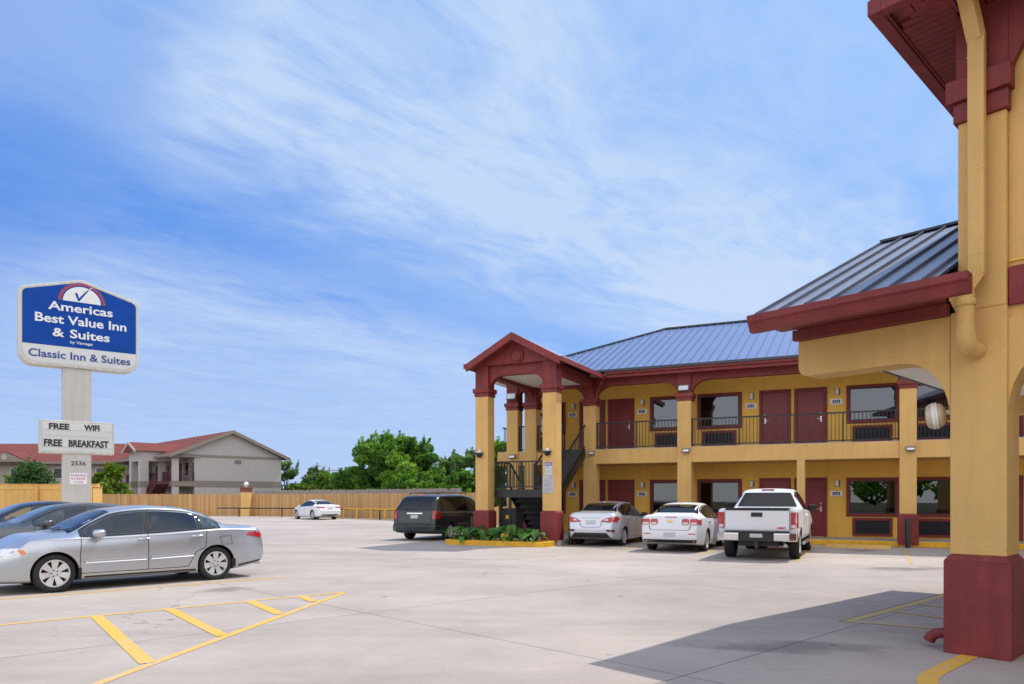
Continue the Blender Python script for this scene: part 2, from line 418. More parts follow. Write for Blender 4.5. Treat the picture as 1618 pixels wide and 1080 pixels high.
def build_sky():
    w = bpy.data.worlds.new('World'); SC.world = w; w.use_nodes = True
    nt = w.node_tree; N, L = nt.nodes, nt.links
    bg = N['Background']; bg.inputs['Strength'].default_value = .15
    sky = N.new('ShaderNodeTexSky'); sky.sky_type = 'NISHITA'; sky.sun_disc = False
    sky.sun_elevation = EL; sky.sun_rotation = AZ; sky.air_density = 1.0; sky.dust_density = .6; sky.ozone_density = 2.2
    tc = N.new('ShaderNodeTexCoord')
    sp = N.new('ShaderNodeSeparateXYZ'); L.new(tc.outputs['Generated'], sp.inputs[0])
    def mth(op, a, b=None, clamp=False):
        n = N.new('ShaderNodeMath'); n.operation = op; n.use_clamp = clamp
        for i, v in enumerate((a, b)):
            if v is None: continue
            if isinstance(v, (int, float)): n.inputs[i].default_value = v
            else: L.new(v, n.inputs[i])
        return n.outputs[0]
    zz = mth('MAXIMUM', mth('ADD', sp.outputs['Z'], .03), .03)
    px = mth('DIVIDE', sp.outputs['X'], zz); py = mth('DIVIDE', sp.outputs['Y'], zz)
    # along / across the drift of the cirrus
    al = mth('ADD', mth('MULTIPLY', px, .65), mth('MULTIPLY', py, .76))
    ac = mth('SUBTRACT', mth('MULTIPLY', px, .76), mth('MULTIPLY', py, .65))
    def noise(sx, sy, det, rough, dist=0., off=0.):
        cb = N.new('ShaderNodeCombineXYZ'); L.new(mth('MULTIPLY', al, sx), cb.inputs[0]); L.new(mth('MULTIPLY', ac, sy), cb.inputs[1]); cb.inputs[2].default_value = off
        n = N.new('ShaderNodeTexNoise'); n.inputs['Scale'].default_value = 1; n.inputs['Detail'].default_value = det
        n.inputs['Roughness'].default_value = rough; n.inputs['Distortion'].default_value = dist
        L.new(cb.outputs[0], n.inputs['Vector']); return n.outputs['Fac']
    warp = noise(.5, .8, 4, .55, 0, 3.1)
    acw = mth('ADD', ac, mth('MULTIPLY', mth('SUBTRACT', warp, .5), 1.5))
    # broad bands
    rp = N.new('ShaderNodeValToRGB'); cr = rp.color_ramp; cr.interpolation = 'B_SPLINE'
    pts = [(0, .45), (.20, .55), (.30, .62), (.40, .04), (.46, .10), (.56, .95), (.65, .95), (.72, .50), (.78, .12), (.86, .40), (1, .5)]
    while len(cr.elements) < len(pts): cr.elements.new(.5)
    for e, (p, v) in zip(cr.elements, pts): e.position = p; e.color = (v, v, v, 1)
    mr = N.new('ShaderNodeMapRange'); mr.inputs['From Min'].default_value = -5; mr.inputs['From Max'].default_value = .9
    L.new(acw, mr.inputs['Value']); L.new(mr.outputs['Result'], rp.inputs['Fac'])
    fine = noise(1.3, 2.5, 10, .62, .9)
    wisp = noise(3.0, 6.0, 9, .66, 1.4, 7.)
    f = mth('ADD', mth('MULTIPLY', mth('SUBTRACT', fine, .5), 2.2), mth('MULTIPLY', mth('SUBTRACT', wisp, .5), 1.0))
    lowz = N.new('ShaderNodeMapRange'); lowz.interpolation_type = 'SMOOTHSTEP'; lowz.inputs['From Min'].default_value = .06; lowz.inputs['From Max'].default_value = .34
    lowz.inputs['To Min'].default_value = .25; L.new(sp.outputs['Z'], lowz.inputs['Value'])
    f = mth('MULTIPLY', f, lowz.outputs['Result'])
    m = mth('MULTIPLY', rp.outputs['Color'], mth('ADD', 1.0, f), True)
    m = mth('ADD', m, mth('MULTIPLY', f, .24), True)
    # the upper left stays clear
    yy = mth('MAXIMUM', sp.outputs['Y'], .1)
    tl = mth('SUBTRACT', mth('MULTIPLY', mth('DIVIDE', sp.outputs['Z'], yy), .8), mth('DIVIDE', sp.outputs['X'], yy))
    tr = N.new('ShaderNodeMapRange'); tr.interpolation_type = 'SMOOTHSTEP'; tr.inputs['From Min'].default_value = .80; tr.inputs['From Max'].default_value = 1.02
    tr.inputs['To Min'].default_value = 1; tr.inputs['To Max'].default_value = .34
    L.new(mth('ADD', tl, mth('MULTIPLY', mth('SUBTRACT', fine, .5), .5)), tr.inputs['Value'])
    m = mth('MULTIPLY', m, tr.outputs['Result'])
    # thin veil towards the horizon
    veil = N.new('ShaderNodeMapRange'); veil.inputs['From Min'].default_value = .0; veil.inputs['From Max'].default_value = .32
    veil.inputs['To Min'].default_value = .34; veil.inputs['To Max'].default_value = 0
    L.new(sp.outputs['Z'], veil.inputs['Value'])
    m = mth('MULTIPLY', m, .9)
    m = mth('ADD', m, veil.outputs['Result'], True)
    # white glow added to the unseen sky behind the camera as fill light
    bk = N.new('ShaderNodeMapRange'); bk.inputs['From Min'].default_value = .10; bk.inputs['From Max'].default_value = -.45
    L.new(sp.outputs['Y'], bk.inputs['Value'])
    mx = N.new('ShaderNodeMix'); mx.data_type = 'RGBA'
    tint = N.new('ShaderNodeMix'); tint.data_type = 'RGBA'; tint.blend_type = 'MULTIPLY'; tint.inputs[0].default_value = 1
    L.new(sky.outputs[0], tint.inputs[6]); tint.inputs[7].default_value = (.72, .92, 1.18, 1)
    # the deep even blue of a polarised summer sky, paler towards the sun
    dt = N.new('ShaderNodeVectorMath'); dt.operation = 'DOT_PRODUCT'; dt.inputs[1].default_value = tuple(SUN)
    L.new(tc.outputs['Generated'], dt.inputs[0])
    sw = N.new('ShaderNodeMapRange'); sw.inputs['From Min'].default_value = .25; sw.inputs['From Max'].default_value = 1.0
    L.new(dt.outputs['Value'], sw.inputs['Value'])
    blue = N.new('ShaderNodeMix'); blue.data_type = 'RGBA'; blue.inputs[6].default_value = (.46, 1.26, 3.6, 1); blue.inputs[7].default_value = (1.5, 2.7, 4.6, 1)
    L.new(sw.outputs['Result'], blue.inputs[0])
    deep = N.new('ShaderNodeMix'); deep.data_type = 'RGBA'; deep.inputs[0].default_value = .88
    L.new(tint.outputs[2], deep.inputs[6]); L.new(blue.outputs[2], deep.inputs[7])
    L.new(m, mx.inputs[0]); L.new(deep.outputs[2], mx.inputs[6]); mx.inputs[7].default_value = (2.75, 3.4, 4.5, 1)
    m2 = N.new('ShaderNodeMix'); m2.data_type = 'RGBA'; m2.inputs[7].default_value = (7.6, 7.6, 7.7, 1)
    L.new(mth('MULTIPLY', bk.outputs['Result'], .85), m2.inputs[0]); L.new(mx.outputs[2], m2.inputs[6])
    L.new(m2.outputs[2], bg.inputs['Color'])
build_sky()

SC.view_settings.view_transform = 'Standard'; SC.view_settings.look = 'None'
SC.view_settings.exposure = .5; SC.view_settings.gamma = 1
SC.cycles.use_denoising = True
SC.cycles.max_bounces = 8; SC.cycles.transparent_max_bounces = 12
SC.cycles.caustics_reflective = False; SC.cycles.caustics_refractive = False
SC.cycles.sample_clamp_indirect = 4

# ------------------------------------------------------------------ ground
def sheet(name, poly, z, mat, kind='structure', h=0):
    mb = MB()
    if h: mb.prism(poly, 'xy', z, z + h)
    else: mb.add([(x, y, z) for x, y in poly], [list(range(len(poly)))])
    o = mb.build(name, mat); tag(o, kind=kind)
    if not h:
        me = o.data
        if me.polygons[0].normal.z < 0: me.flip_normals()
    return o
sheet('ground', [(-900, -200), (900, -200), (900, 1500), (-900, 1500)], -.03, M['earth'])
sheet('parking_lot', [(-60, -30), (45, -30), (45, 60), (0, 62), (-8, 72), (-70, 80)], 0, M['concrete'])

def stripe(name, p, q, w, mat='paint_yellow', z=.004):
    p = Vector((*p, 0)); q = Vector((*q, 0)); n = (q - p).normalized().cross(Vector((0, 0, 1))) * (w / 2)
    pts = [p + n, q + n, q - n, p - n]
    return sheet(name, [(a.x, a.y) for a in pts], z, M[mat])
def MU(u, d): return (u * .9018 + d * .4321, -u * .4321 + d * .9018)
ST = .10
stripe('parking_stripe', (-10.3, 9.95), (-4.62, 15.31), ST)
# hatched triangle
stripe('parking_stripe', (-8.6, 7.65), (-2.9, 12.90), ST)
stripe('parking_stripe', (-2.86, 12.83), (-3.86, 4.4), ST)
for p, q in [((-5.66, 10.27), (-3.60, 7.42)), ((-4.96, 10.92), (-3.42, 8.87)), ((-4.08, 11.75), (-3.24, 10.5)), ((-3.43, 12.33), (-3.09, 11.75))]:
    stripe('parking_stripe', p, (q[0] + (q[0] - p[0]) * .02, q[1] + (q[1] - p[1]) * .02), .15, z=.006)
# hatched area beside the office pillar, edged with tar
stripe('parking_stripe', (4.36, 9.84), (7.6, 12.9), .14, 'paint_faded')
stripe('parking_stripe', (4.36, 9.9), (6.4, 8.6), .12, 'paint_faded', .005)
stripe('parking_stripe', (5.42, 10.75), (6.3, 9.3), .10, 'paint_faded', .006)
stripe('parking_stripe', (6.2, 11.5), (7.0, 10.0), .10, 'paint_faded', .006)
stripe('pavement_joint', (4.28, 9.86), (7.55, 12.97), .03, 'tar', .003)
# curved yellow edge line in front of the office pillar
cv = [(4.85, 7.86), (4.55, 7.60), (4.20, 7.25), (3.86, 6.93), (3.66, 6.68), (3.56, 6.40), (3.55, 6.05), (3.6, 5.0)]
cv = [tuple(Vector(cv[i]).lerp(Vector(cv[i + 1]), t)) for i in range(len(cv) - 1) for t in (0, .33, .67)] + [cv[-1]]
for _ in range(3): cv = [cv[0]] + [tuple((Vector(cv[i - 1]) + Vector(cv[i]) * 2 + Vector(cv[i + 1])) / 4) for i in range(1, len(cv) - 1)] + [cv[-1]]
L_, R_ = [], []
for i, p in enumerate(cv):
    a = Vector(cv[max(i - 1, 0)]); b = Vector(cv[min(i + 1, len(cv) - 1)]); d = (b - a).normalized(); n = Vector((-d.y, d.x)) * .085
    L_.append((p[0] + n.x, p[1] + n.y)); R_.append((p[0] - n.x, p[1] - n.y))
sheet('edge_line', L_ + R_[::-1], .004, M['paint_yellow'])
# bay stripes in front of the motel
for u, d0 in ((.85, 20.9), (-1.78, 20.4), (-4.43, 21.4), (-7.05, 21.8), (-9.2, 23.2), (3.5, 20.9)):
    stripe('parking_stripe', MU(u, d0), MU(u, 26.9), ST, 'paint_faded')

def mk_stain():
    m, nt, b = new_mat('oil_stain'); N, L = nt.nodes, nt.links
    b.inputs['Base Color'].default_value = (.06, .056, .055, 1); b.inputs['Roughness'].default_value = .6
    tc = N.new('ShaderNodeTexCoord'); sub = N.new('ShaderNodeVectorMath'); sub.operation = 'SUBTRACT'; sub.inputs[1].default_value = (.5, .5, .5)
    L.new(tc.outputs['Generated'], sub.inputs[0])
    mu = N.new('ShaderNodeVectorMath'); mu.operation = 'MULTIPLY'; mu.inputs[1].default_value = (1, 1, 0); L.new(sub.outputs[0], mu.inputs[0])
    ln = N.new('ShaderNodeVectorMath'); ln.operation = 'LENGTH'; L.new(mu.outputs[0], ln.inputs[0])
    nz = N.new('ShaderNodeTexNoise'); nz.inputs['Scale'].default_value = 2.2; nz.inputs['Detail'].default_value = 7; L.new(tc.outputs['Object'], nz.inputs['Vector'])
    ad = N.new('ShaderNodeMath'); ad.operation = 'MULTIPLY_ADD'; L.new(nz.outputs['Fac'], ad.inputs[0]); ad.inputs[1].default_value = .55; L.new(ln.outputs['Value'], ad.inputs[2])
    r = N.new('ShaderNodeMapRange'); r.inputs['From Min'].default_value = .38; r.inputs['From Max'].default_value = .68; r.inputs['To Min'].default_value = .26; r.inputs['To Max'].default_value = 0
    L.new(ad.outputs[0], r.inputs['Value'])
    t = N.new('ShaderNodeBsdfTransparent'); mx = N.new('ShaderNodeMixShader')
    L.new(r.outputs['Result'], mx.inputs[0]); L.new(t.outputs[0], mx.inputs[1]); L.new(b.outputs[0], mx.inputs[2]); L.new(mx.outputs[0], N['Material Output'].inputs['Surface'])
    return m
M['stain'] = mk_stain()
for x, y, rx, ry, an in ((10.75, 23.2, 1.0, .8, -25), (3.3, 24.0, .8, .6, 0), (-5.0, 13.3, .9, .35, 42), (9.0, 17.2, 2.0, .5, 20), (3.0, 8.2, 1.9, .4, -15)):
    a = radians(an); sheet('oil_stain', [(x + rx * cos(t) * cos(a) - ry * sin(t) * sin(a), y + rx * cos(t) * sin(a) + ry * sin(t) * cos(a)) for t in [2 * pi * k / 24 for k in range(24)]], .002, M['stain'])

# ------------------------------------------------------------------ motel
UX, UY = .9018, -.4321        # along the facade
DX, DY = .4321, .9018         # away from the camera
def W2(u, d): return (u * UX + d * DX, u * UY + d * DY)
DF, DW, F2 = 27.8, 29.9, 3.5
ORG = W2(-3, 27.8)
def TM(p):
    x, y = W2(p[0], p[1]); return (x - ORG[0], y - ORG[1], p[2])
def TW(p):
    x, y = W2(p[0], p[1]); return (x, y, p[2])
motel = empty('motel_building', (*ORG, 0), 'two storey yellow motel with maroon doors, balcony and blue metal roof', 'motel')
def mb(): return MB(TM)

def arch_poly(u0, u1, zt, zb, zc, r, ends=(1, 1)):
    """beam whose underside turns down into the pillars with a quarter round"""
    p = [(u0, zt)]
    if ends[0]: p += [(u0, zc)] + [(u0 + r - r * cos(t), zc + (zb - zc) * sin(t)) for t in [i * pi / 16 for i in range(1, 9)]]
    else: p += [(u0, zb)]
    if ends[1]: p += [(u1 - r + r * sin(t), zb - (zb - zc) * (1 - cos(t))) for t in [i * pi / 16 for i in range(0, 8)]] + [(u1, zc)]
    else: p += [(u1, zb)]
    return p + [(u1, zt)]

def wall_holes(m, u0, u1, z0, z1, holes, d, depth):
    """front wall with real openings: front and back faces plus the reveals"""
    us = sorted({u0, u1, *[h[0] for h in holes], *[h[1] for h in holes]})
    zs = sorted({z0, z1, *[h[2] for h in holes], *[h[3] for h in holes]})
    for a, b in zip(us, us[1:]):
        for c, e in zip(zs, zs[1:]):
            cu, cz = (a + b) / 2, (c + e) / 2
            if any(h[0] < cu < h[1] and h[2] < cz < h[3] for h in holes): continue
            m.add([(a, d, c), (b, d, c), (b, d, e), (a, d, e)], [(0, 1, 2, 3)])
            m.add([(a, d + depth, c), (b, d + depth, c), (b, d + depth, e), (a, d + depth, e)], [(3, 2, 1, 0)])
    for a, b, c, e in holes:
        for P in ([(a, c), (a, e)], [(b, c), (b, e)], [(a, c), (b, c)], [(a, e), (b, e)]):
            (x, z), (X, Z) = P
            m.add([(x, d, z), (X, d, Z), (X, d + depth, Z), (x, d + depth, z)], [(0, 1, 2, 3)])

PAIRS = (-9.97, -2.71, 4.55, 11.81)
WL, WR = -13.72, 16.0
wins = []
for c in PAIRS:
    for s in (-1, 1):
        a, b = (c + 1.83, c + 3.53) if s > 0 else (c - 3.53, c - 1.83)
        for f in (0, 1):
            if b < WR - .1: wins.append((a, b, f, c, s))
holes = [(a + .1, b - .1, (.94, 4.30)[f] + .1, (2.34, 5.68)[f] - .1) for a, b, f, c, s in wins]
m = mb(); wall_holes(m, WL, WR, .18, 6.32, holes, DW, .2); m.build('front_wall', M['yellow_deep'], motel)
m = mb(); m.box(WL, WL + .2, DW + .2, 38.6, 0, 6.32); m.build('end_wall', M['yellow'], motel)
m = mb(); m.box(WR - .2, WR, DW + .2, 38.6, 0, 6.32); m.build('end_wall', M['yellow'], motel)
m = mb(); m.box(WL, WR, 38.6, 38.8, 0, 6.32); m.build('rear_wall', M['yellow'], motel)
m = mb(); m.box(WL + .2, WR - .2, DW + .2, 38.6, 3.2, 3.4); m.build('room_floor', M['dark'], motel)
m = mb(); m.box(WL + .2, WR - .2, DW + 1.6, DW + 1.7, .2, 6.3); m.build('room_partition', M['curtain_tan'], motel)

for a, b, f, c, s in wins:
    z0, z1 = ((.94, 2.34), (4.30, 5.68))[f]
    m = mb()
    for x0, x1, q0, q1 in ((a, a + .11, z0, z1), (b - .11, b, z0, z1), (a + .11, b - .11, z0, z0 + .11), (a + .11, b - .11, z1 - .11, z1)):
        m.box(x0, x1, DW - .045, DW + .03, q0, q1)
    win = m.build('window', M['maroon'], motel, bevel=.006)
    m = mb()
    A, B, Z0, Z1 = a + .11, b - .11, z0 + .11, z1 - .11
    for x0, x1, q0, q1 in ((A, A + .035, Z0, Z1), (B - .035, B, Z0, Z1), (A + .035, B - .035, Z0, Z0 + .035), (A + .035, B - .035, Z1 - .035, Z1)):
        m.box(x0, x1, DW - .01, DW + .05, q0, q1)
    m.build('sash', M['black_metal'], win)
    m = mb(); m.box(A + .035, B - .035, DW + .012, DW + .018, Z0 + .035, Z1 - .035)
    m.build('pane', M['pane' if f else 'pane_dark'], win)
    # pleated curtain close behind the pane
    rnd = random.Random(int(a * 100) + f)
    if f and abs(a + 6.24) < .2: spans = [(A - .02, A + .55, 'curtain_tan'), (A + .62, B + .02, 'curtain')]
    elif f: spans = [(A - .02, B + .02, 'curtain')]
    else: spans = [(A - .02, A + .5, 'curtain_tan')] if s > 0 else [(B - .35, B + .02, 'curtain_tan')]
    for x0, x1, cm in spans:
        n = int((x1 - x0) / .022); vs = []; fs = []
        for i in range(n + 1):
            x = x0 + (x1 - x0) * i / n; y = DW + .11 + .022 * sin(i * .9 + rnd.random() * .5) + .012 * rnd.random()
            vs += [(x, y, Z0 - .05), (x, y, Z1 + .05)]
        for i in range(n): fs.append((2 * i, 2 * i + 2, 2 * i + 3, 2 * i + 1))
        m = mb(); m.add(vs, fs); m.build('curtain', M[cm], win, smooth=60)

for a, b, f, c, s in wins:
    x0, x1 = a + .2, b - .2
    z0, z1 = ((.25, .90), (3.62, 4.22))[f]
    m = mb()
    for q in ((x0, x0 + .1, z0, z1), (x1 - .1, x1, z0, z1), (x0 + .1, x1 - .1, z0, z0 + .08), (x0 + .1, x1 - .1, z1 - .1, z1)):
        m.box(q[0], q[1], DW - .06, DW - .002, q[2], q[3])
    ac = m.build('air_conditioner', M['maroon'], motel)
    m = mb(); m.box(x0 + .1, x1 - .1, DW - .015, DW - .003, z0 + .08, z1 - .1)
    k = z0 + .10
    while k < z1 - .12: m.box(x0 + .1, x1 - .1, DW - .04, DW - .015, k, k + .018); k += .045
    m.build('louvre', M['grille'], ac)

for c in PAIRS:
    for s in (-1, 1):
        for f in (0, 1):
            z0 = (.18, F2)[f]; z1 = z0 + 2.18
            a, b = (c + .06, c + 1.19) if s > 0 else (c - 1.19, c - .06)
            if b > WR: continue
            m = mb()
            m.box(a, a + .12, DW - .05, DW - .002, z0, z1); m.box(b - .12, b, DW - .05, DW - .002, z0, z1); m.box(a + .12, b - .12, DW - .05, DW - .002, z1 - .12, z1)
            dr = m.build('door_frame', M['maroon'], motel, bevel=.006)
            dr.name = 'door'
            m = mb(); A, B = a + .12, b - .12; w = B - A
            m.box(A, B, DW - .016, DW - .004, z0 + .02, z1 - .12)
            # six raised panels
            for j in (0, 1):
                xa = A + .1 + j * (w - .1) / 2; xb = xa + (w - .3) / 2
                for q0, q1 in ((.22, .85), (1.0, 1.55), (1.68, 1.92)):
                    m.frust((xa, xb, DW - .028, DW - .016, z0 + q0), (xa, xb, DW - .028, DW - .016, z0 + q1))
            m.build('door_leaf', M['door_red'], dr, bevel=.008)
            hx = A + .09 if (s < 0) else B - .09
            if s < 0: hx = A + .09
            m = mb(); m.box(hx - .03, hx + .03, DW - .05, DW - .028, z0 + .92, z0 + 1.12)
            m.box(hx - .02, hx + .02, DW - .05, DW - .028, z0 + 1.2, z0 + 1.26)
            sgn = 1 if s < 0 else -1
            m.bar((hx, DW - .075, z0 + 1.02), (hx + sgn * .13, DW - .075, z0 + 1.02), .022)
            m.build('handle', M['steel'], dr)

# walkway, slab, kerb
m = mb(); m.box(WL - .3, WR, DF + .15, DW, 0, .18); m.build('walkway', M['walk'], motel)
m = mb(); m.box(-9.5, WR, DF, DF + .15, 0, .185); m.build('kerb', M['kerb_yellow'], motel, bevel=.02)
m = mb(); m.box(WL - .3, WR, DF + .06, DW, 2.93, F2 - .02); m.build('balcony_slab', M['yellow'], motel, bevel=.01)
m = mb(); m.box(WL - .3, WR, DF + .09, DW, F2 - .02, F2 + .005); m.build('balcony_floor', M['walk'], motel)

def pillar(u, d, z0=.18, w=.5, zt=6.3, dy=.5):
    m = mb(); m.box(u - w / 2, u + w / 2, d, d + dy, z0 + .9, 5.2)
    p = m.build('pillar', M['yellow'], motel, bevel=.012)
    m = mb(); e = .055
    m.box(u - w / 2 - e, u + w / 2 + e, d - e, d + dy + e, z0 - .1, z0 + .86)
    m.frust((u - w / 2 - e, u + w / 2 + e, d - e, d + dy + e, z0 + .86), (u - w / 2, u + w / 2, d, d + dy, z0 + .92))
    m.build('pillar_base', M['maroon'], p)
    m = mb()
    m.box(u - w / 2 - .03, u + w / 2 + .03, d - .03, d + dy + .03, 5.2, 5.33)
    m.box(u - w / 2 - .075, u + w / 2 + .075, d - .075, d + dy + .075, 5.33, 5.48)
    m.box(u - w / 2 - .002, u + w / 2 + .002, d - .002, d + dy + .002, 5.48, zt)
    m.build('pillar_cap', M['maroon'], p, bevel=.008)
    return p
FP = [-13.32, -12.5, -9.98, -6.29, 1.03, 8.35, 15.7]
for u in FP: pillar(u, DF)
for u in (-2.26, 4.7, 12.0):
    m = mb(); m.box(u - .13, u + .13, DF + .05, DF + .32, .18, 2.93); m.build('slim_post', M['yellow'], motel, bevel=.01)
for a, b in zip(FP, FP[1:]):
    m = mb(); r = min(.62, (b - a - .5) / 2.2)
    m.prism(arch_poly(a + .252, b - .252, 6.3, 5.95, 5.42, r), 'xz', DF + .1, DF + .34); m.build('arch_beam', M['maroon'], motel)
m = mb(); m.box(WL - .3, WR, DF - .34, DW, 6.30, 6.34); m.build('soffit', M['ceiling'], motel)
m = mb()
m.box(-9.2, WR + .4, DF - .46, DF - .34, 6.30, 6.44); m.box(-9.2, WR + .4, DF - .38, DF - .28, 6.18, 6.302)
m.box(-9.2, WR + .4, DF - .28, DF + .1, 6.20, 6.298)
m.build('fascia', M['maroon'], motel, bevel=.008)

# hip roof with standing seams
EU0, EU1, ED0, ED1, EZ = -14.5, 16.8, DF - .48, 39.5, 6.44
HD = (ED1 - ED0) / 2; RZ = EZ + HD * .445
def roof_hip():
    m = mb(); rm = (ED0 + ED1) / 2
    A, B, Cc, D = (EU0, ED0, EZ), (EU1, ED0, EZ), (EU1, ED1, EZ), (EU0, ED1, EZ)
    P, Q = (EU0 + HD, rm, RZ), (EU1 - HD, rm, RZ)
    m.add([A, B, Q, P], [(0, 1, 2, 3)]); m.add([Cc, D, P, Q], [(0, 1, 2, 3)]); m.add([D, A, P], [(0, 1, 2)]); m.add([B, Cc, Q], [(0, 1, 2)])
    m.add([A, B, Cc, D], [(3, 2, 1, 0)])
    rf = m.build('roof', M['roof_blue'], motel)
    m = mb(); u = EU0 + .4
    while u < EU1 - .1:
        k = min(u - EU0, EU1 - u, HD)
        m.bar((u, ED0, EZ + .012), (u, ED0 + k, EZ + .012 + k * .445), .022, .045); u += .335
    m.build('roof_seam', M['roof_seam'], rf)
    m = mb()
    for p, q in ((A, P), (P, Q), (Q, B), (D, P), (Cc, Q)): m.bar((p[0], p[1], p[2] + .03), (q[0], q[1], q[2] + .03), .22, .06)
    m.box(EU0, EU1, ED0 - .03, ED0 + .0, EZ - .05, EZ + .04)
    m.build('roof_ridge', M['roof_trim'], rf)
roof_hip()

# balcony railings
def railing(name, u0, u1, parent, d=DF + .14, z0=F2 + .05, z1=F2 + 1.04, post=1.85, T=TM):
    m = MB(T)
    m.box(u0, u1, d - .025, d + .025, z1 - .05, z1); m.box(u0, u1, d - .02, d + .02, z0, z0 + .04)
    n = max(1, round((u1 - u0) / post))
    for i in range(n + 1):
        u = u0 + (u1 - u0) * i / n; u = min(max(u, u0 + .025), u1 - .025)
        m.box(u - .025, u + .025, d - .023, d + .023, F2 if T is TM and z0 > 3 else z0 - .04, z1 - .05)
    n = round((u1 - u0) / .122)
    for i in range(1, n):
        u = u0 + (u1 - u0) * i / n; m.box(u - .010, u + .010, d - .010, d + .010, z0 + .04, z1 - .05)
    return m.build(name, M['black_metal'], parent)
for a, b in zip(FP, FP[1:]):
    if a == -12.5: railing('balcony_railing', -12.25, -11.05, motel)
    else: railing('balcony_railing', a + .25, b - .25, motel)
m = mb()                                         # railing closing the walkway end
m.box(WL - .18, WL - .14, DF + .3, DW, F2 + .99, F2 + 1.04); m.box(WL - .18, WL - .14, DF + .3, DW, F2 + .05, F2 + .09)
k = DF + .42
while k < DW: m.box(WL - .17, WL - .15, k - .01, k + .01, F2 + .09, F2 + .99); k += .122
m.build('balcony_railing', M['black_metal'], motel)

# portico over the stair
PD = 23.6
for u in (-12.5, -9.91): pillar(u, PD, z0=.26)
m = mb(); m.prism(arch_poly(-12.248, -10.162, 6.28, 5.92, 5.44, .55), 'xz', PD + .12, PD + .38); m.build('arch_beam', M['maroon'], motel)
for u in (-12.5, -9.91):
    m = mb(); m.prism(arch_poly(PD + .502, DF - .002, 6.28, 5.92, 5.44, .6), 'yz', u - .13, u + .13); m.build('arch_beam', M['maroon'], motel)
m = mb(); m.box(-12.36, -10.05, PD + .40, DF + .08, 6.06, 6.10); m.build('portico_ceiling', M['ceiling'], motel)
GU, GA, GE, GZ = 1.76, -11.1, 6.24, 7.20
m = mb(); m.prism([(-12.75, 6.27), (-9.66, 6.27), (-9.66, 6.36), (GA, 7.12), (-12.75, 6.36)], 'xz', PD - .05, PD + .30)
gb = m.build('gable', M['maroon'], motel)
m = mb(); m.lathe([(.0, .05), (.17, .05), (.18, .02), (.22, .02), (.235, .06), (.26, .06), (.27, 0)], plane_frame((GA, PD - .05, 6.5), (1, 0, 0), (0, 0, 1)), 28)
m.build('gable_medallion', M['maroon'], gb, smooth=40)
# two roof slopes running back into the main roof, with red rake boards and gutters
for s in (-1, 1):
    u0, u1 = GA, GA + s * GU
    m = mb(); t = .07
    m.prism([(u0, GZ), (u1, GE), (u1, GE + t), (u0, GZ + t)], 'xz', PD - .42, DF + 2.6)
    rf = m.build('portico_roof', M['roof_grey'], motel)
    m = mb()
    m.prism([(u0, GZ - .20), (u1, GE - .20), (u1, GE + .05), (u0, GZ + .05)], 'xz', PD - .52, PD - .42)
    m.box(min(u1, u1 + s * .1), max(u1, u1 + s * .1), PD - .5, DF - .3, GE - .10, GE + .06)
    m.prism([(u0, GZ - .09), (u1, GE - .09), (u1, GE - .13), (u0, GZ - .13)], 'xz', PD - .42, PD - .05)
    m.build('rake_board', M['maroon'], rf)
m = mb(); m.tube([(-9.26, DF - .32, 6.2), (-9.4, DF - .25, 6.05), (-9.62, DF - .1, 5.7), (-9.66, DF - .06, 5.45)], .05, 8); m.build('downpipe', M['maroon'], motel, smooth=60)
m = mb(); m.box(-13.0, -9.5, PD + .02, DF - .01, 0, .17); m.build('portico_floor', M['walk'], motel)

# stair
stair = empty('staircase', (*W2(-11.2, 25.5), .17), 'black steel switchback stair with landing under the maroon gabled portico', 'staircase')
SO = W2(-11.2, 25.5)
def TS(p):
    x, y = W2(p[0], p[1]); return (x - SO[0], y - SO[1], p[2] - .17)
L0, L1, LZ = PD + .55, PD + 1.65, 1.90
m = MB(TS); m.box(-12.2, -10.2, L0, L1, LZ - .06, LZ); m.box(-12.2, -10.2, L0 - .06, L0, LZ - .27, LZ + .01)
m.box(-12.2, -10.2, L1, L1 + .05, LZ - .27, LZ - .06)
ldg = m.build('landing', M['black_metal'], stair)
for u in (-12.05, -10.3): 
    m = MB(TS); m.box(u - .05, u + .05, L0 + .02, L0 + .12, .17, LZ - .06); m.build('landing_post', M['black_metal'], stair)
m = MB(TS); m.box(-11.72, -11.64, L0 + .03, L0 + .11, .17, LZ - .06); m.build('landing_post', M['black_metal'], stair)
def flight(u0, u1, z0, z1, d0, d1, n, closed=True):
    m = MB(TS)
    for i in range(n):
        a = d0 + (d1 - d0) * i / n; b = d0 + (d1 - d0) * (i + 1) / n; z = z0 + (z1 - z0) * (i + 1) / n; zp = z0 + (z1 - z0) * i / n
        m.box(u0 + .05, u1 - .05, min(a, b), max(a, b) + .02, z - .04, z)
        m.box(u0 + .05, u1 - .05, a - .01, a + .01, zp - .02, z - .04)
    fl = m.build('flight', M['black_metal'], stair)
    for u in (u0, u1 - .05):
        m = MB(TS); m.prism([(d0, z0 - .28), (d1, z1 - .28), (d1, z1 + .06), (d0, z0 + .06)], 'yz', u, u + .05); m.build('stringer', M['black_metal'], fl)
    for u in (u0 + .02, u1 - .02):
        m = MB(TS); m.bar((u, d0, z0 + .98), (u, d1, z1 + .98), .045, .05); m.bar((u, d0, z0 + .14), (u, d1, z1 + .14), .03, .03)
        k = 14
        for i in range(k + 1):
            d = d0 + (d1 - d0) * i / k; z = z0 + (z1 - z0) * i / k; w = .022 if i in (0, k) else .01
            m.box(u - w, u + w, d - w, d + w, z + .05, z + .97)
        m.build('handrail', M['black_metal'], fl)
flight(-11.15, -10.14, LZ, F2, L1 + .05, DF + .05, 8)
flight(-12.2, -11.2, LZ, .17, L1 + .05, DF - .25, 8)
railing('landing_railing', -12.22, -10.18, stair, d=L0 - .02, z0=LZ + .08, z1=LZ + 1.02, post=1.02, T=TS)
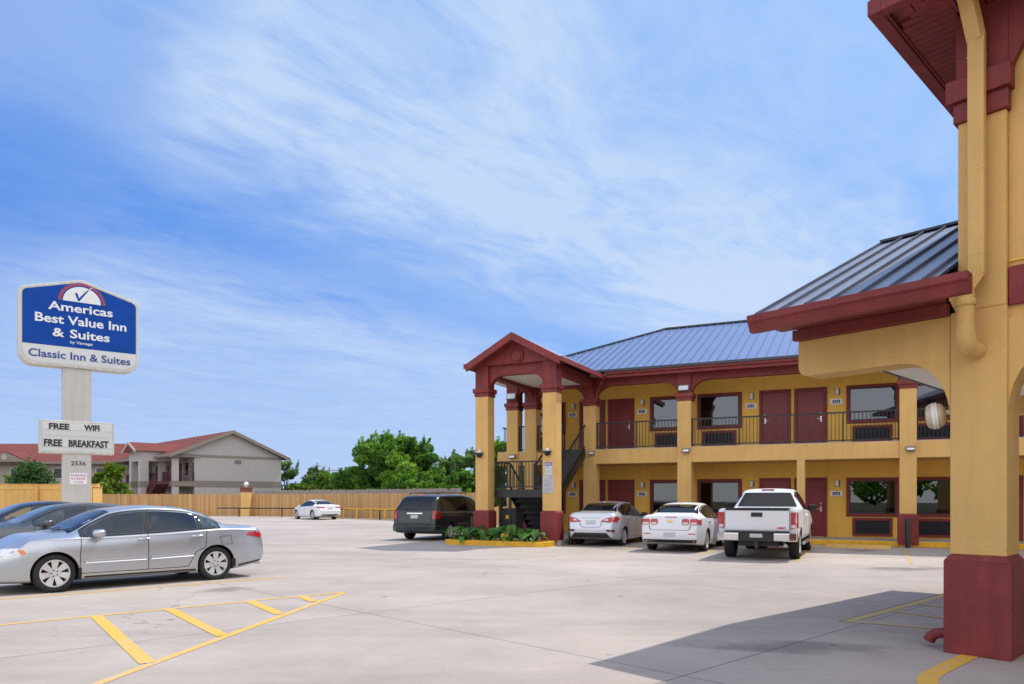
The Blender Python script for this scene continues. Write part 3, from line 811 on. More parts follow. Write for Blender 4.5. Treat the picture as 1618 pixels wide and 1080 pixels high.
m = MB(TS); m.box(-12.22, -12.18, L0, L1, LZ + .97, LZ + 1.02); m.box(-12.22, -12.18, L0, L1, LZ + .08, LZ + .11)
for i in range(10): m.box(-12.21, -12.19, L0 + i * .12, L0 + i * .12 + .02, LZ + .11, LZ + .97)
m.build('landing_railing', M['black_metal'], stair)

# room plates and wall lamps
for c in PAIRS[:2]:
    for s in (-1, 1):
        for f in (0, 1):
            n = {(-9.97, -1): '16', (-9.97, 1): '17', (-2.71, -1): '14', (-2.71, 1): '13', (4.55, -1): '12', (4.55, 1): '11'}[(c, s)]
            num = ('1', '2')[f] + n
            u = c + s * 1.5; z = (1.77, 5.12)[f]
            x, y = W2(u, DW - .02)
            pl = empty('room_sign', (x, y, z), f'white room plate reading {num} on navy ground {"upstairs" if f else "downstairs"}', 'sign', 'room number plates')
            def TP(p, x=x, y=y, z=z):
                return (p[0] * UX + p[1] * DX, p[0] * UY + p[1] * DY, p[2])
            q = MB(TP); q.box(-.2, .2, -.012, .016, -.1, .1); q.build('sign_plate', M['plate_white'], pl, bevel=.004)
            q = MB(TP); q.box(-.125, .125, -.017, -.0125, -.06, .06); q.build('number_panel', M['navy'], pl)
            me = text_mesh(num, plane_frame((TP((0, -.0175, -.04))), (UX, UY, 0), (0, 0, 1)), width=.17, height=.08, bold=.02, depth=.002)
            obj('numerals', me, M['letter_white'], pl)
            zl = (2.02, 5.36)[f]
            q0 = W2(u + .04, DW - .002)
            lp = empty('wall_lamp', (*q0, zl), f'small white wall lamp above the room plate reading {num}', 'wall lamp', 'wall lamps by the room doors')
            q = MB(TP); q.box(-.085, .085, -.02, 0, 0, .25); q.build('lamp_back', M['grey_plastic'], lp, bevel=.004)
            q = MB(TP); q.frust((-.065, .035, -.10, -.02, .012), (-.065, .035, -.075, -.02, .235)); q.build('lamp_cover', M['lamp_white'], lp, bevel=.01)

def flood(u, z, label, w=.40, h=.22, d=DF - .03, cover='lens'):
    x, y = W2(u, d)
    e = empty('flood_light', (x, y, z), label, 'flood light', 'flood lights on the pillars')
    T = lambda p: (p[0] * UX + p[1] * DX, p[0] * UY + p[1] * DY, p[2])
    q = MB(T); q.frust((-w / 2, w / 2, -.14, 0, -h / 2), (-w / 2, w / 2, -.08, 0, h / 2)); q.build('lamp_housing', M['grey_plastic'], e, bevel=.01)
    q = MB(T); q.add([(-w / 2 + .03, -.145, -h / 2 + .03), (w / 2 - .03, -.145, -h / 2 + .03), (w / 2 - .03, -.088, h / 2 - .03), (-w / 2 + .03, -.088, h / 2 - .03),
                      (-w / 2 + .03, -.12, -h / 2 + .03), (w / 2 - .03, -.12, -h / 2 + .03), (w / 2 - .03, -.06, h / 2 - .03), (-w / 2 + .03, -.06, h / 2 - .03)],
                     [(0, 1, 2, 3), (0, 4, 5, 1), (1, 5, 6, 2), (2, 6, 7, 3), (3, 7, 4, 0)])
    q.build('lamp_lens', M[cover], e)
    return e
flood(-6.29, 5.66, 'wide grey flood light on the maroon pillar top between rooms 217 and 214', d=DF - .005)
flood(-6.20, 3.36, 'small white box light halfway up the pillar behind the white cars', .26, .15, d=DF - .005, cover='lamp_white')
flood(-9.86, 3.36, 'small white box light on the yellow pillar right of the stair', .24, .14, d=DF - .005, cover='lamp_white')
flood(1.1, 3.22, 'small white box light on the pillar behind the short bollard', .27, .14, d=DF - .005, cover='lamp_white')
flood(-13.28, 3.30, 'small white box light on the leftmost yellow pillar behind the stair', .30, .16, d=DF - .005, cover='lamp_white')
flood(-13.28, 5.75, 'large tilted flood light on the maroon cap of the leftmost rear pillar', .42, .26, d=DF - .08)

# dome cameras on the portico pillars
for u, lab in ((-12.55, 'black dome camera with white lamp on the left portico pillar'), (-9.95, 'black dome camera with white lamp on the portico pillar carrying notices')):
    x, y = W2(u, PD)
    e = empty('security_camera', (x, y, 3.16), lab, 'security camera', 'dome cameras on the portico')
    T = lambda p: (p[0] * UX + p[1] * DX, p[0] * UY + p[1] * DY, p[2])
    q = MB(T); q.box(-.34, .12, -.10, -.002, .0, .04); q.build('bracket', M['black'], e)
    q = MB(T); q.lathe([(.0, -.13), (.06, -.115), (.10, -.06), (.105, 0)], Matrix.Translation((.02, -.12, .0)), 16); q.build('camera_dome', M['black'], e, smooth=50)
    q = MB(T); q.lathe([(.07, .04), (.075, .10), (.05, .15), (0, .165)], Matrix.Translation((.02, -.10, .0)), 14); q.build('lamp_cap', M['lens'], e, smooth=50)

# notices on the right portico pillar
def notice(u, z0, w, h, lab, header):
    x, y = W2(u, PD - .004)
    e = empty('notice_sign', (x, y, z0), lab, 'sign')
    T = lambda p: (p[0] * UX + p[1] * DX, p[0] * UY + p[1] * DY, p[2])
    q = MB(T); q.box(-w / 2, w / 2, -.012, 0, 0, h); q.build('sign_plate', M['notice_paper' if header else 'poster_paper'], e)
    if header:
        q = MB(T); q.box(-w / 2, w / 2, -.016, -.0125, h * .74, h); q.build('header', M['notice_blue'], e)
        me = text_mesh('NOTICE', plane_frame(T((0, -.0165, h * .80)), (UX, UY, 0), (0, 0, 1)), width=w * .82, height=h * .13, bold=.02, depth=.002)
        obj('lettering', me, M['letter_white'], e)
    q = MB(T); n = 7 if header else 12; rr = random.Random(4)
    for i in range(n):
        zz = h * (.66 if header else .74) * (1 - (i + .5) / n) + .02
        if rr.random() < .15: continue
        q.box(-w * .38, w * (.12 + .27 * rr.random()), -.0145, -.0125, zz, zz + h * .022)
    if not header:
        q.lathe([(.025, 0), (.045, .002)], plane_frame(T((-w * .30, -.013, h * .88)), (UX, UY, 0), (0, 0, 1)), 16)
        q.box(w * .14, w * .36, -.0145, -.0125, h * .84, h * .92)
    q.build('small_print', M['ink'], e)
notice(-9.93, 2.38, .25, .44, 'blue headed notice on the right portico pillar', True)
notice(-9.94, 1.78, .40, .58, 'grey paper poster below the blue notice on the portico pillar', False)

# bollards and wheel stop
def bollard(u, d, lab, h=.95):
    x, y = W2(u, d); q = MB(); q.lathe([(0, 0), (.075, 0), (.075, h - .02), (.06, h), (0, h)], None, 16)
    o = q.build('bollard', M['black'], None, smooth=40); o.location = (x, y, 0); tag(o, lab, 'bollard', 'black pipe bollards')
bollard(1.0, 27.35, 'black bollard in front of the yellow pillar right of the pickup')
bollard(-9.36, 24.2, 'black bollard beside the silver sedan at the right portico pillar')
bollard(-13.25, 24.3, 'black bollard between the dark van and the planter')
x, y = W2(-.45, 26.5)
q = MB(lambda p: (p[0] * UX + p[1] * DX, p[0] * UY + p[1] * DY, p[2]))
q.prism([(-.09, 0), (.09, 0), (.065, .12), (-.065, .12)], 'yz', -.95, .95)
o = q.build('wheel_stop', M['plank'], None, bevel=.01); o.location = (x, y, 0); tag(o, 'long tan wheel stop at the kerb in the empty bay', 'wheel stop')

# waste bin under the stair
x, y = W2(-11.75, 24.55)
b = empty('waste_bin', (x, y, .17), 'black wheeled waste bin under the stair landing', 'waste bin', rz=radians(-25))
q = MB(); q.frust((-.26, .26, -.28, .28, .06), (-.32, .32, -.36, .36, .98)); q.build('bin_body', M['plastic'], b, bevel=.02)
q = MB(); q.frust((-.35, .35, -.40, .40, .98), (-.30, .30, -.32, .32, 1.07)); q.build('bin_lid', M['black'], b, bevel=.02)
for s in (-.22, .22):
    q = MB(); q.lathe([(0, -.03), (.09, -.03), (.09, .03), (0, .03)], Matrix.Translation((s, .3, .09)) @ Matrix.Rotation(pi / 2, 4, 'Y'), 14); q.build('wheel', M['rubber'], b)
q = MB(); q.box(-.10, .02, -.352, -.345, .70, .82); q.build('sticker', M['kerb_yellow'], b)

# planter with elephant ears
pk = empty('planter', (*W2(-11.6, 23.2), 0), 'planter bed with bright yellow kerb in front of the portico', 'planter')
PO = W2(-11.6, 23.2)
def TPn(p):
    x, y = W2(p[0], p[1]); return (x - PO[0], y - PO[1], p[2])
def rrect(u0, u1, d0, d1, r, n=6):
    out = []
    for cx, cy, a0 in ((u1 - r, d1 - r, 0), (u0 + r, d1 - r, 90), (u0 + r, d0 + r, 180), (u1 - r, d0 + r, 270)):
        out += [(cx + r * cos(radians(a0 + 90 * k / n)), cy + r * sin(radians(a0 + 90 * k / n))) for k in range(n + 1)]
    return out
KO = rrect(-13.5, -9.62, 22.55, 23.62, .3); KI = rrect(-13.35, -9.77, 22.7, 23.47, .18)
q = MB(TPn); n = len(KO)
q.add([(a, b_, 0) for a, b_ in KO] + [(a, b_, .17) for a, b_ in KO] + [(a, b_, .17) for a, b_ in KI] + [(a, b_, 0) for a, b_ in KI],
      [(i, (i + 1) % n, n + (i + 1) % n, n + i) for i in range(n)] + [(n + i, n + (i + 1) % n, 2 * n + (i + 1) % n, 2 * n + i) for i in range(n)] +
      [(2 * n + i, 2 * n + (i + 1) % n, 3 * n + (i + 1) % n, 3 * n + i) for i in range(n)])
q.build('planter_kerb', M['kerb_yellow'], pk, smooth=40, bevel=.015)
q = MB(TPn); q.add([(a, b_, .13) for a, b_ in KI], [list(range(n))]); q.build('soil', M['earth'], pk)

def ear_leaf(mbd, base, tip_dir, size, tilt, rnd):
    """heart-shaped leaf blade hung on a stem"""
    out = [(0, .18), (.22, .30), (.42, .18), (.50, -.10), (.40, -.42), (.20, -.74), (0, -1.0)]
    pts = out + [(-x, y) for x, y in out[-2:0:-1]]
    d = Vector((cos(tip_dir), sin(tip_dir), 0)); side = Vector((-d.y, d.x, 0)); dn = (d * cos(tilt) - Vector((0, 0, 1)) * sin(tilt))
    nrm = side.cross(dn)
    vs = [base]; 
    for x, y in pts:
        p = base + side * (x * size) + dn * ((-y) * size) + nrm * (-.25 * abs(x) * size if True else 0) - Vector((0, 0, 1)) * (.10 * size * max(0, -y) ** 2)
        vs.append(p)
    nn = len(pts)
    mbd.add(vs, [(0, 1 + i, 1 + (i + 1) % nn) for i in range(nn)])
rnd = random.Random(11)
plants = [(-13.15, 23.05), (-12.75, 22.9), (-12.35, 23.1), (-11.9, 22.92), (-11.45, 23.1), (-11.0, 22.9), (-10.6, 23.1), (-10.15, 22.95)]
plab = ['leafy elephant ear at the far left end of the planter by the van', 'low spreading elephant ear in front of the left portico pillar',
        'elephant ear in the planter between left pillar and waste bin', 'short elephant ear in front of the waste bin',
        'elephant ear at the middle of the planter in front of the stair', 'tall elephant ear with broad upright leaves in front of the stair',
        'elephant ear in the planter just left of the notice pillar', 'elephant ear touching the right portico pillar base']
for i, (u, d) in enumerate(plants):
    x, y = W2(u, d)
    e = empty('elephant_ear_plant', (x, y, .13), plab[i], 'plant', 'elephant ears in the planter')
    lv = MB(); st = MB()
    for k in range(19):
        a = rnd.uniform(0, 2 * pi) if k > 5 else rnd.uniform(pi, 2 * pi); r = rnd.uniform(.06, .40); h = rnd.uniform(.10, .46)
        if i == 5 and k < 3: h = rnd.uniform(.48, .62)
        top = Vector((cos(a) * r, sin(a) * r, h))
        st.tube([(0, 0, 0), (top.x * .35, top.y * .35, h * .7), top], [.012, .010, .006], 5)
        ear_leaf(lv, top, a + rnd.uniform(-.5, .5), rnd.uniform(.15, .29), rnd.uniform(.2, 1.1), rnd)
    lv.build('leaves', LEAF_BIG, e); st.build('stems', LEAF_STEM, e)
    if i == 4:
        lv = MB(); ear_leaf(lv, Vector((.1, -.42, .22)), -pi / 2, .26, 1.3, rnd); lv.build('yellow_leaf', LEAF_YELLOW, e)

# ------------------------------------------------------------------ office building (right foreground)
OX, OY = 4.52, 7.90
E1 = (.647, -.763); E2 = (.711, .703)
def TO(p): return (p[0] * E1[0] + p[1] * E2[0], p[0] * E1[1] + p[1] * E2[1], p[2])
office = empty('office_building', (OX, OY, 0), 'tall yellow office with maroon eaves, corner pillar and low metal canopy roof', 'building')
def ob(): return MB(TO)
m = ob(); m.box(.05, .57, .05, .57, 1.03, 3.55); m.box(.125, .565, .05, .57, 3.55, 5.5)
p = m.build('pillar', M['yellow'], office, bevel=.012)
m = ob(); m.box(0, .62, 0, .62, 0, .965); m.frust((0, .62, 0, .62, .965), (.05, .57, .05, .57, 1.03)); m.build('pillar_base', M['maroon'], p, bevel=.008)
m = ob(); m.box(.09, .59, .01, .6, 5.5, 5.70); m.box(.03, .62, -.04, .64, 5.70, 5.93); m.box(.11, .585, .035, .58, 5.93, 6.62)
m.build('pillar_cap', M['maroon'], p, bevel=.01)
def opillar(a, b, lo=True):
    m = ob(); m.box(a + .05, a + .57, b + .05, b + .57, 1.03, 3.4); q = m.build('pillar', M['yellow'], office)
    m = ob(); m.box(a, a + .62, b, b + .62, 0, .965); m.frust((a, a + .62, b, b + .62, .965), (a + .05, a + .57, b + .05, b + .57, 1.03)); m.build('pillar_base', M['maroon'], q)
opillar(4.2, 0); opillar(0, 6.7)
m = ob(); m.prism(arch_poly(.571, 4.249, 3.42, 3.18, 2.50, .62), 'xz', .10, .46); m.prism(arch_poly(.58, 6.74, 3.42, 3.18, 2.50, .62), 'yz', .10, .46)
m.build('arch_beam', M['yellow'], office)
m = ob(); m.box(.568, 11, .14, .40, 3.42, 6.62); m.box(.13, .40, .571, 8.6, 3.42, 6.62); m.box(.13, 11, 8.6, 8.85, 3.42, 6.62); m.box(10.75, 11, .4, 8.6, 0, 6.62)
m.box(4.9, 10.75, .14, .4, 0, 3.42); m.box(4.9, 5.1, .4, 8.6, 0, 3.42)
m.build('wall', M['yellow'], office)
m = ob(); m.box(.572, 10.9, .095, .139, 3.545, 3.93); m.build('wall_panel', M['maroon'], office, bevel=.01)
m = ob(); m.box(.572, 10.9, .12, .139, 3.985, 4.0); m.build('stucco_groove', M['yellow_deep'], office)
m = ob(); m.prism(arch_poly(.586, 4.6, 6.61, 6.34, 5.72, .62), 'xz', .045, .138); m.build('arch_beam', M['maroon'], office)
m = ob(); m.box(.41, 10.7, .47, 8.5, 3.36, 3.40); m.build('porch_ceiling', M['ceiling'], office)
# upper eave: boarded soffit, gutter, hip roof
A0, A1, B0, B1, ZE = -.50, 11.6, -.70, 9.6, 6.62
m = ob()
b = B0 + .1
while b < B1 - .1: m.box(A0 + .1 + max(0, (.5 - (b - B0))), .13, b, min(b + .098, B1 - .1), ZE, ZE + .03); b += .11
a = A0 + .24
while a < A1 - .1: m.box(a, a + .098, B0 + .1, min(.14, B0 + .1 + max(.02, (a - A0))) , ZE + .003, ZE + .033); a += .11
m.box(A0 + .05, A1, B0 + .05, B1, ZE + .033, ZE + .05)
m.build('soffit', M['maroon'], office)
m = ob()
for x0, x1, y0, y1 in ((A0 - .02, A0 + .11, B0 - .02, B1), (A0 + .11, A1, B0 - .02, B0 + .11), (A0 + .11, A1, B1 - .11, B1)):
    m.box(x0, x1, y0, y1, ZE - .03, ZE + .125)
m.box(A0 + .11, A0 + .14, B0 + .11, B1, ZE - .012, ZE); m.box(A0 + .11, A1, B0 + .11, B0 + .14, ZE - .012, ZE)
m.build('gutter', M['maroon'], office, bevel=.012)
def hip(m, a0, a1, b0, b1, z, k):
    h = (b1 - b0) / 2; r = (b0 + b1) / 2; zr = z + h * k
    m.add([(a0, b0, z), (a1, b0, z), (a1, b1, z), (a0, b1, z), (a0 + h, r, zr), (a1 - h, r, zr)], [(0, 1, 5, 4), (2, 3, 4, 5), (3, 0, 4), (1, 2, 5), (3, 2, 1, 0)])
m = ob(); hip(m, A0 + .03, A1, B0 + .03, B1, ZE + .13, .42); rf = m.build('roof', M['roof_grey'], office)
m = ob(); m.box(A0 + .0, A1, B0 + .0, B0 + .05, ZE + .127, ZE + .17); m.box(A0, A0 + .05, B0 + .05, B1, ZE + .127, ZE + .17); m.build('roof_edge', M['roof_trim'], rf)

# low canopy roof on the left of the office
CA, CB, CZ, CS, CR = -1.81, -.75, 3.72, .447, 4.07
m = ob()
zt = CZ + CR * CS
m.add([(CA, CB, CZ), (.12, CB, CZ), (.12, CB + CR, zt), (CA, CB + CR, zt), (.12, CB + 2 * CR, CZ), (CA, CB + 2 * CR, CZ)], [(0, 1, 2, 3), (3, 2, 4, 5)])
m.add([(CA, CB, CZ - .03), (.12, CB, CZ - .03), (.12, CB + CR, zt - .03), (CA, CB + CR, zt - .03), (.12, CB + 2 * CR, CZ - .03), (CA, CB + 2 * CR, CZ - .03)], [(3, 2, 1, 0), (5, 4, 2, 3)])
cr = m.build('canopy_roof', M['roof_grey'], office)
m = ob(); a = CA + .02
while a < .12:
    m.bar((a, CB - .01, CZ + .022), (a, CB + CR, zt + .022), .018, .034); m.bar((a, CB + CR, zt + .022), (a, CB + 2 * CR, CZ + .022), .018, .034); a += .303
m.build('roof_seam', M['roof_seam_grey'], cr)
m = ob(); m.bar((CA - .01, CB + CR, zt + .012), (.12, CB + CR, zt + .012), .18, .035); m.build('roof_ridge', M['roof_trim'], cr)
m = ob()
m.prism([(CB - .06, CZ - .19), (CB + .04, CZ - .19), (CB + .04, CZ - .005), (CB - .13, CZ - .005), (CB - .13, CZ - .075), (CB - .10, CZ - .10)], 'yz', CA - .03, .455)
m.prism([(CB + .04, CZ - .10), (CB + CR, zt - .10), (CB + 2 * CR, CZ - .10), (CB + 2 * CR, CZ - .035), (CB + CR, zt - .035), (CB + .04, CZ - .035)], 'yz', CA - .02, CA + .03)
m.box(CA, .05, CB + .04, -.061, CZ - .075, CZ - .04)
m.build('fascia', M['maroon'], cr)
m = ob(); m.box(-1.67, .052, -.06, .045, 3.52, 3.64); m.build('frieze', M['maroon'], office)
def canopy_beam(b0, b1):
    m = ob()
    pts = [(-1.64, 3.518), (-1.64, 3.20)] + [(-1.64 + .12 - .12 * cos(t), 3.20 - .11 * sin(t)) for t in [i * pi / 12 for i in range(1, 7)]]
    r = .50; pts += [(.049 - r + r * sin(t), 3.09 - .62 * (1 - cos(t))) for t in [i * pi / 20 for i in range(0, 10)]] + [(.049, 2.47), (.049, 3.518)]
    m.prism(pts, 'xz', b0, b1); return m.build('canopy_beam', M['yellow'], office, bevel=.01)
canopy_beam(.045, .42); canopy_beam(6.75, 7.1)
m = ob(); m.box(-1.42, .12, .421, 6.749, 3.40, 3.43); m.build('canopy_ceiling', M['ceiling'], office)
m = ob(); m.box(-1.44, -1.41, .421, 6.749, 3.385, 3.40); m.build('ceiling_trim', M['black'], office)
m = ob(); m.prism([(.05, 3.53), (7.1, 3.53), (7.1, 3.9), (CB + CR, zt - .16), (.05, 3.95)], 'yz', -1.66, -1.44); m.build('gable_wall', M['maroon'], office)
# downspout
m = ob()
for p_, q_ in (((.27, -.26, 6.72), (.335, -.088, 6.22)), ((.335, -.085, 3.90), (.26, -.20, 3.72))):
    m.bar(p_, q_, .15, .105)
m.box(.26, .41, -.138, -.032, 3.86, 6.26)
for z in (6.05, 4.9, 4.05): m.box(.252, .415, -.141, -.028, z, z + .022)
dsp = m.build('downspout', M['yellow'], office, bevel=.028)
m = MB(lambda p: TO((p[0] + .055, p[1], p[2]))); m.tube([(.205, -.20, 3.80), (.205, -.205, 3.66), (.205, -.205, 3.44), (.205, -.20, 3.26), (.215, -.16, 3.16), (.235, -.06, 3.12), (.25, .05, 3.12)], [.075, .085, .085, .092, .092, .085, .085], 16)
m.lathe([(.094, 0), (.10, .02), (.10, .05), (.094, .07)], Matrix.Translation((.205, -.205, 3.54)), 16)
m.bar((.10, -.17, 3.74), (.10, -.17, 3.62), .05, .09); m.bar((.10, -.17, 3.63), (.17, -.19, 3.48), .05, .07)
m.build('downspout_elbow', M['yellow'], dsp, smooth=50)
m = ob(); m.tube([(.02, .20, .17), (-.07, .20, .17), (-.135, .20, .155), (-.18, .20, .115), (-.20, .20, .07)], [.055, .055, .058, .06, .062], 16, cap=True)
m.lathe([(.066, 0), (.068, .03), (.056, .032)], Matrix.Translation((-.002, .20, .17)) @ Matrix.Rotation(-pi / 2, 4, 'Y'), 16)
m.build('drain_pipe', M['maroon'], office, smooth=50)

# round flood lamp on the pillar side
lp = empty('flood_lamp', (OX + TO((.05, .30, 0))[0], OY + TO((.05, .30, 0))[1], 2.54), 'weathered round flood lamp on a short white arm at the office pillar', 'flood light')
T = lambda p: TO(p)
m = MB(T); m.tube([(0, 0, .01), (-.07, -.02, 0), (-.12, -.03, 0)], .028, 10); m.build('arm', M['lamp_white'], lp, smooth=50)
R = Matrix.Translation((-.10, -.03, -.02)) @ Matrix.Rotation(-pi / 2 - .12, 4, 'Y') @ Matrix.Rotation(.25, 4, 'X')
m = MB(T); m.lathe([(0, 0), (.07, .0), (.115, .03), (.128, .055), (.128, .075)], R, 28); m.build('lamp_back', M['lens_dirty'], lp, smooth=50)
m = MB(T); m.lathe([(.128, .075), (.145, .078), (.145, .095), (.135, .1), (.145, .108), (.14, .135)], R, 28); m.build('lamp_rim', M['lamp_white'], lp, smooth=30)
m = MB(T); m.lathe([(.138, .135), (.132, .16), (.125, .162), (.118, .185), (.06, .20), (0, .202)], R, 28); m.build('lamp_lens', M['lens_dirty'], lp, smooth=40)

# ------------------------------------------------------------------ pylon sign
SX, SY = -15.6, 27.0
SR = (.783, .622); SN = (.622, -.783)
def TS3(p): return (p[0] * SR[0] + p[1] * SN[0], p[0] * SR[1] + p[1] * SN[1], p[2])
sign = empty('pylon_sign', (SX, SY, 0), 'tall roadside sign with blue house shaped cabinet, letter board and white pole', 'sign')
def sb(): return MB(TS3)
m = sb(); m.box(-.44, .44, -.2, .2, 0, 6.26); m.build('pole', M['pole'], sign, bevel=.012)
def cab_outline(ins=0.):
    k0, k1, zb, zs, za = -1.77 + ins, 1.98 - ins, 6.22 + ins, 8.84 - ins * .8, 9.36 - ins * 1.05
    r = .46; out = []
    def arc(cx, cz, r_, a0, a1, n=8): return [(cx + r_ * cos(radians(a0 + (a1 - a0) * i / n)), cz + r_ * sin(radians(a0 + (a1 - a0) * i / n))) for i in range(n + 1)]
    out += arc(k0 + r, zb + r, r, 180, 270) + arc(k1 - r, zb + r, r, 270, 360)
    out += arc(k1 - .18, zs - .13, .18, 0, 70, 4)
    out += arc(.1, za - .45, .45, 72, 108, 4)
    out += arc(k0 + .18, zs - .13, .18, 110, 180, 4)
    return out
m = sb(); m.prism(cab_outline(), 'xz', -.30, .30); cabn = m.build('cabinet', M['cabinet'], sign, bevel=.02)
def clip(poly, z, above):
    out = []
    for (x, y), (X, Y) in zip(poly, poly[1:] + poly[:1]):
        i, j = (y >= z) == above, (Y >= z) == above
        if i: out.append((x, y))
        if i != j: t = (z - y) / (Y - y); out.append((x + t * (X - x), z))
    return out
inner = cab_outline(.10)
m = sb(); m.prism(clip(inner, 6.93, True), 'xz', .301, .312); bl = m.build('blue_panel', M['sign_blue'], sign)
m = sb(); m.prism(clip(inner, 6.925, False), 'xz', .301, .310); m.build('name_panel', M['sign_face'], sign)
def stext(s, k, z, w, h, mat, t=.316, bold=.02, depth=.006, name='lettering'):
    o3 = TS3((k, t, z))
    me = text_mesh(s, plane_frame(o3, (*SR, 0), (0, 0, 1)), width=w, height=h, bold=bold, depth=depth)
    return obj(name, me, M[mat], sign)
stext('Americas', .10, 8.19, 2.02, .30, 'letter_white', bold=.022)
stext('Best Value Inn', .13, 7.73, 2.86, .31, 'letter_white', bold=.022)
stext('&', -.60, 7.27, .36, .30, 'letter_white', bold=.022); stext('Suites', .38, 7.27, 1.26, .30, 'letter_white', bold=.022)
stext('by Vantage', .11, 7.07, .70, .095, 'letter_white', bold=.012)
stext('Classic Inn & Suites', .10, 6.50, 3.18, .27, 'letter_blue', bold=.016)
# half sun with red rays and a tick
ec, ez, er = .13, 8.56, .55
m = sb(); m.prism([(ec + er * 1.08 * cos(pi * i / 24), ez + er * sin(pi * i / 24)) for i in range(25)], 'xz', .312, .318); em = m.build('emblem', M['letter_white'], sign)
m = sb()
for i in range(31):
    t0 = pi * (i + .12) / 31; t1 = pi * (i + .88) / 31
    pr = [(ec + k * 1.08 * cos(t), ez + k * sin(t)) for k, t in ((.59, t0), (.59, t1), (.685, t1), (.685, t0))]
    m.prism(pr, 'xz', .312, .317)
m.build('ray_ring', M['ray_red'], em)
m = sb(); m.prism([(-.10, 8.86), (-.02, 8.88), (.03, 8.70), (.30, 9.04), (.36, 9.06), (.05, 8.60), (.0, 8.60)], 'xz', .318, .322); m.build('tick', M['sign_blue'], em)
m = sb(); m.prism([(.25, 8.98), (.30, 9.04), (.46, 9.16), (.47, 9.14)], 'xz', .3225, .3245); m.build('tick_tail', M['letter_white'], em)
m = sb(); m.box(-1.14, 1.17, -.24, .24, 3.18, 4.34); rb = m.build('letter_board', M['cabinet'], sign, bevel=.015)
m = sb(); m.box(-1.07, 1.10, .2405, .247, 3.25, 4.27); m.build('board_face', M['sign_face'], rb)
m = sb()
for z in (3.40, 3.80, 4.00): m.box(-1.07, 1.10, .2475, .256, z, z + .014)
m.build('letter_track', M['plate'], rb)
def btext(s, k0, k1, z, h): return stext(s, (k0 + k1) / 2, z, k1 - k0, h, 'letter_black', t=.2565, bold=.034, name='board_letters')
btext('FREE', -.88, -.26, 4.03, .20); btext('WIFI', .20, .69, 4.03, .20)
btext('FREE', -1.03, -.48, 3.435, .235); btext('BREAKFAST', -.28, .98, 3.435, .235)
stext('2536', .03, 2.77, .46, .155, 'letter_black', t=.2005, bold=.01, name='street_number')
m = sb(); m.box(-.24, .30, .2005, .212, 2.10, 2.50); ps = m.build('parking_notice', M['plate_white'], sign, bevel=.003)
stext('PARKING', .03, 2.375, .48, .085, 'letter_pink', t=.213, bold=.006, depth=.003, name='notice_lettering')
stext('IN REAR', .03, 2.255, .44, .085, 'letter_pink', t=.213, bold=.006, depth=.003, name='notice_lettering')
m = sb(); m.prism([(-.13, 2.165), (.14, 2.165), (.14, 2.15), (.19, 2.177), (.14, 2.204), (.14, 2.19), (-.13, 2.19)], 'xz', .2125, .215); m.build('arrow', M['letter_pink'], ps)

# ------------------------------------------------------------------ fences and rails
def picket_fence(name, pts, h, lab, mat='picket', w=.145, dips=0., rails=True):
    ox, oy = pts[0]
    root = empty(name, (ox, oy, 0), lab, 'fence')
    r = random.Random(len(lab)); m = MB(); rl = MB()
    for (x0, y0), (x1, y1) in zip(pts, pts[1:]):
        L = math.hypot(x1 - x0, y1 - y0); ux, uy = (x1 - x0) / L, (y1 - y0) / L
        T = lambda p, x0=x0, y0=y0, ux=ux, uy=uy: (x0 - ox + p[0] * ux + p[1] * uy, y0 - oy + p[0] * uy - p[1] * ux, p[2])
        n = int(L / w)
        for i in range(n):
            hh = h + r.uniform(-.025, .03); t = r.uniform(0, .012); z0 = r.uniform(.0, .03); c0 = .03
            a, b = i * w, i * w + w - .010
            vs = [T(q) for q in ((a, t, z0), (b, t, z0), (b, t, hh - c0), (b - c0, t, hh), (a + c0, t, hh), (a, t, hh - c0))]
            vs += [T(q) for q in ((a, t - .016, z0), (b, t - .016, z0), (b, t - .016, hh - c0), (b - c0, t - .016, hh), (a + c0, t - .016, hh), (a, t - .016, hh - c0))]
            m.add(vs, [(0, 1, 2, 3, 4, 5), (11, 10, 9, 8, 7, 6)] + [(k, 6 + k, 6 + (k + 1) % 6, (k + 1) % 6) for k in range(6)])
        for z in (.3, h * .5, h - .3):
            b0 = len(rl.v); rl.add([T(q) for q in ((0, -.02, z), (L, -.02, z), (L, -.06, z), (0, -.06, z), (0, -.02, z + .09), (L, -.02, z + .09), (L, -.06, z + .09), (0, -.06, z + .09))],
                                   [(0, 3, 2, 1), (4, 5, 6, 7), (0, 1, 5, 4), (1, 2, 6, 5), (2, 3, 7, 6), (3, 0, 4, 7)])
    m.build('pickets', M[mat], root); rl.build('rails', M[mat], root)
    return root
picket_fence('cedar_fence', [(-41.5, 66.0), (-23.3, 66.4), (-17.5, 64.6), (-8.0, 55.0), (-1.6, 46.0)], 1.94, 'long cedar picket fence along the back of the lot')
picket_fence('low_fence', [(-1.5, 44.0), (2.5, 41.5)], 1.1, 'low tan board fence glimpsed between the portico pillars')
picket_fence('weathered_fence', [(-24.0, 70.0), (-12.0, 63.5), (-3.5, 53.0)], 2.30, 'grey weathered fence rising behind the cedar pickets', mat='grey_wood', w=.2)
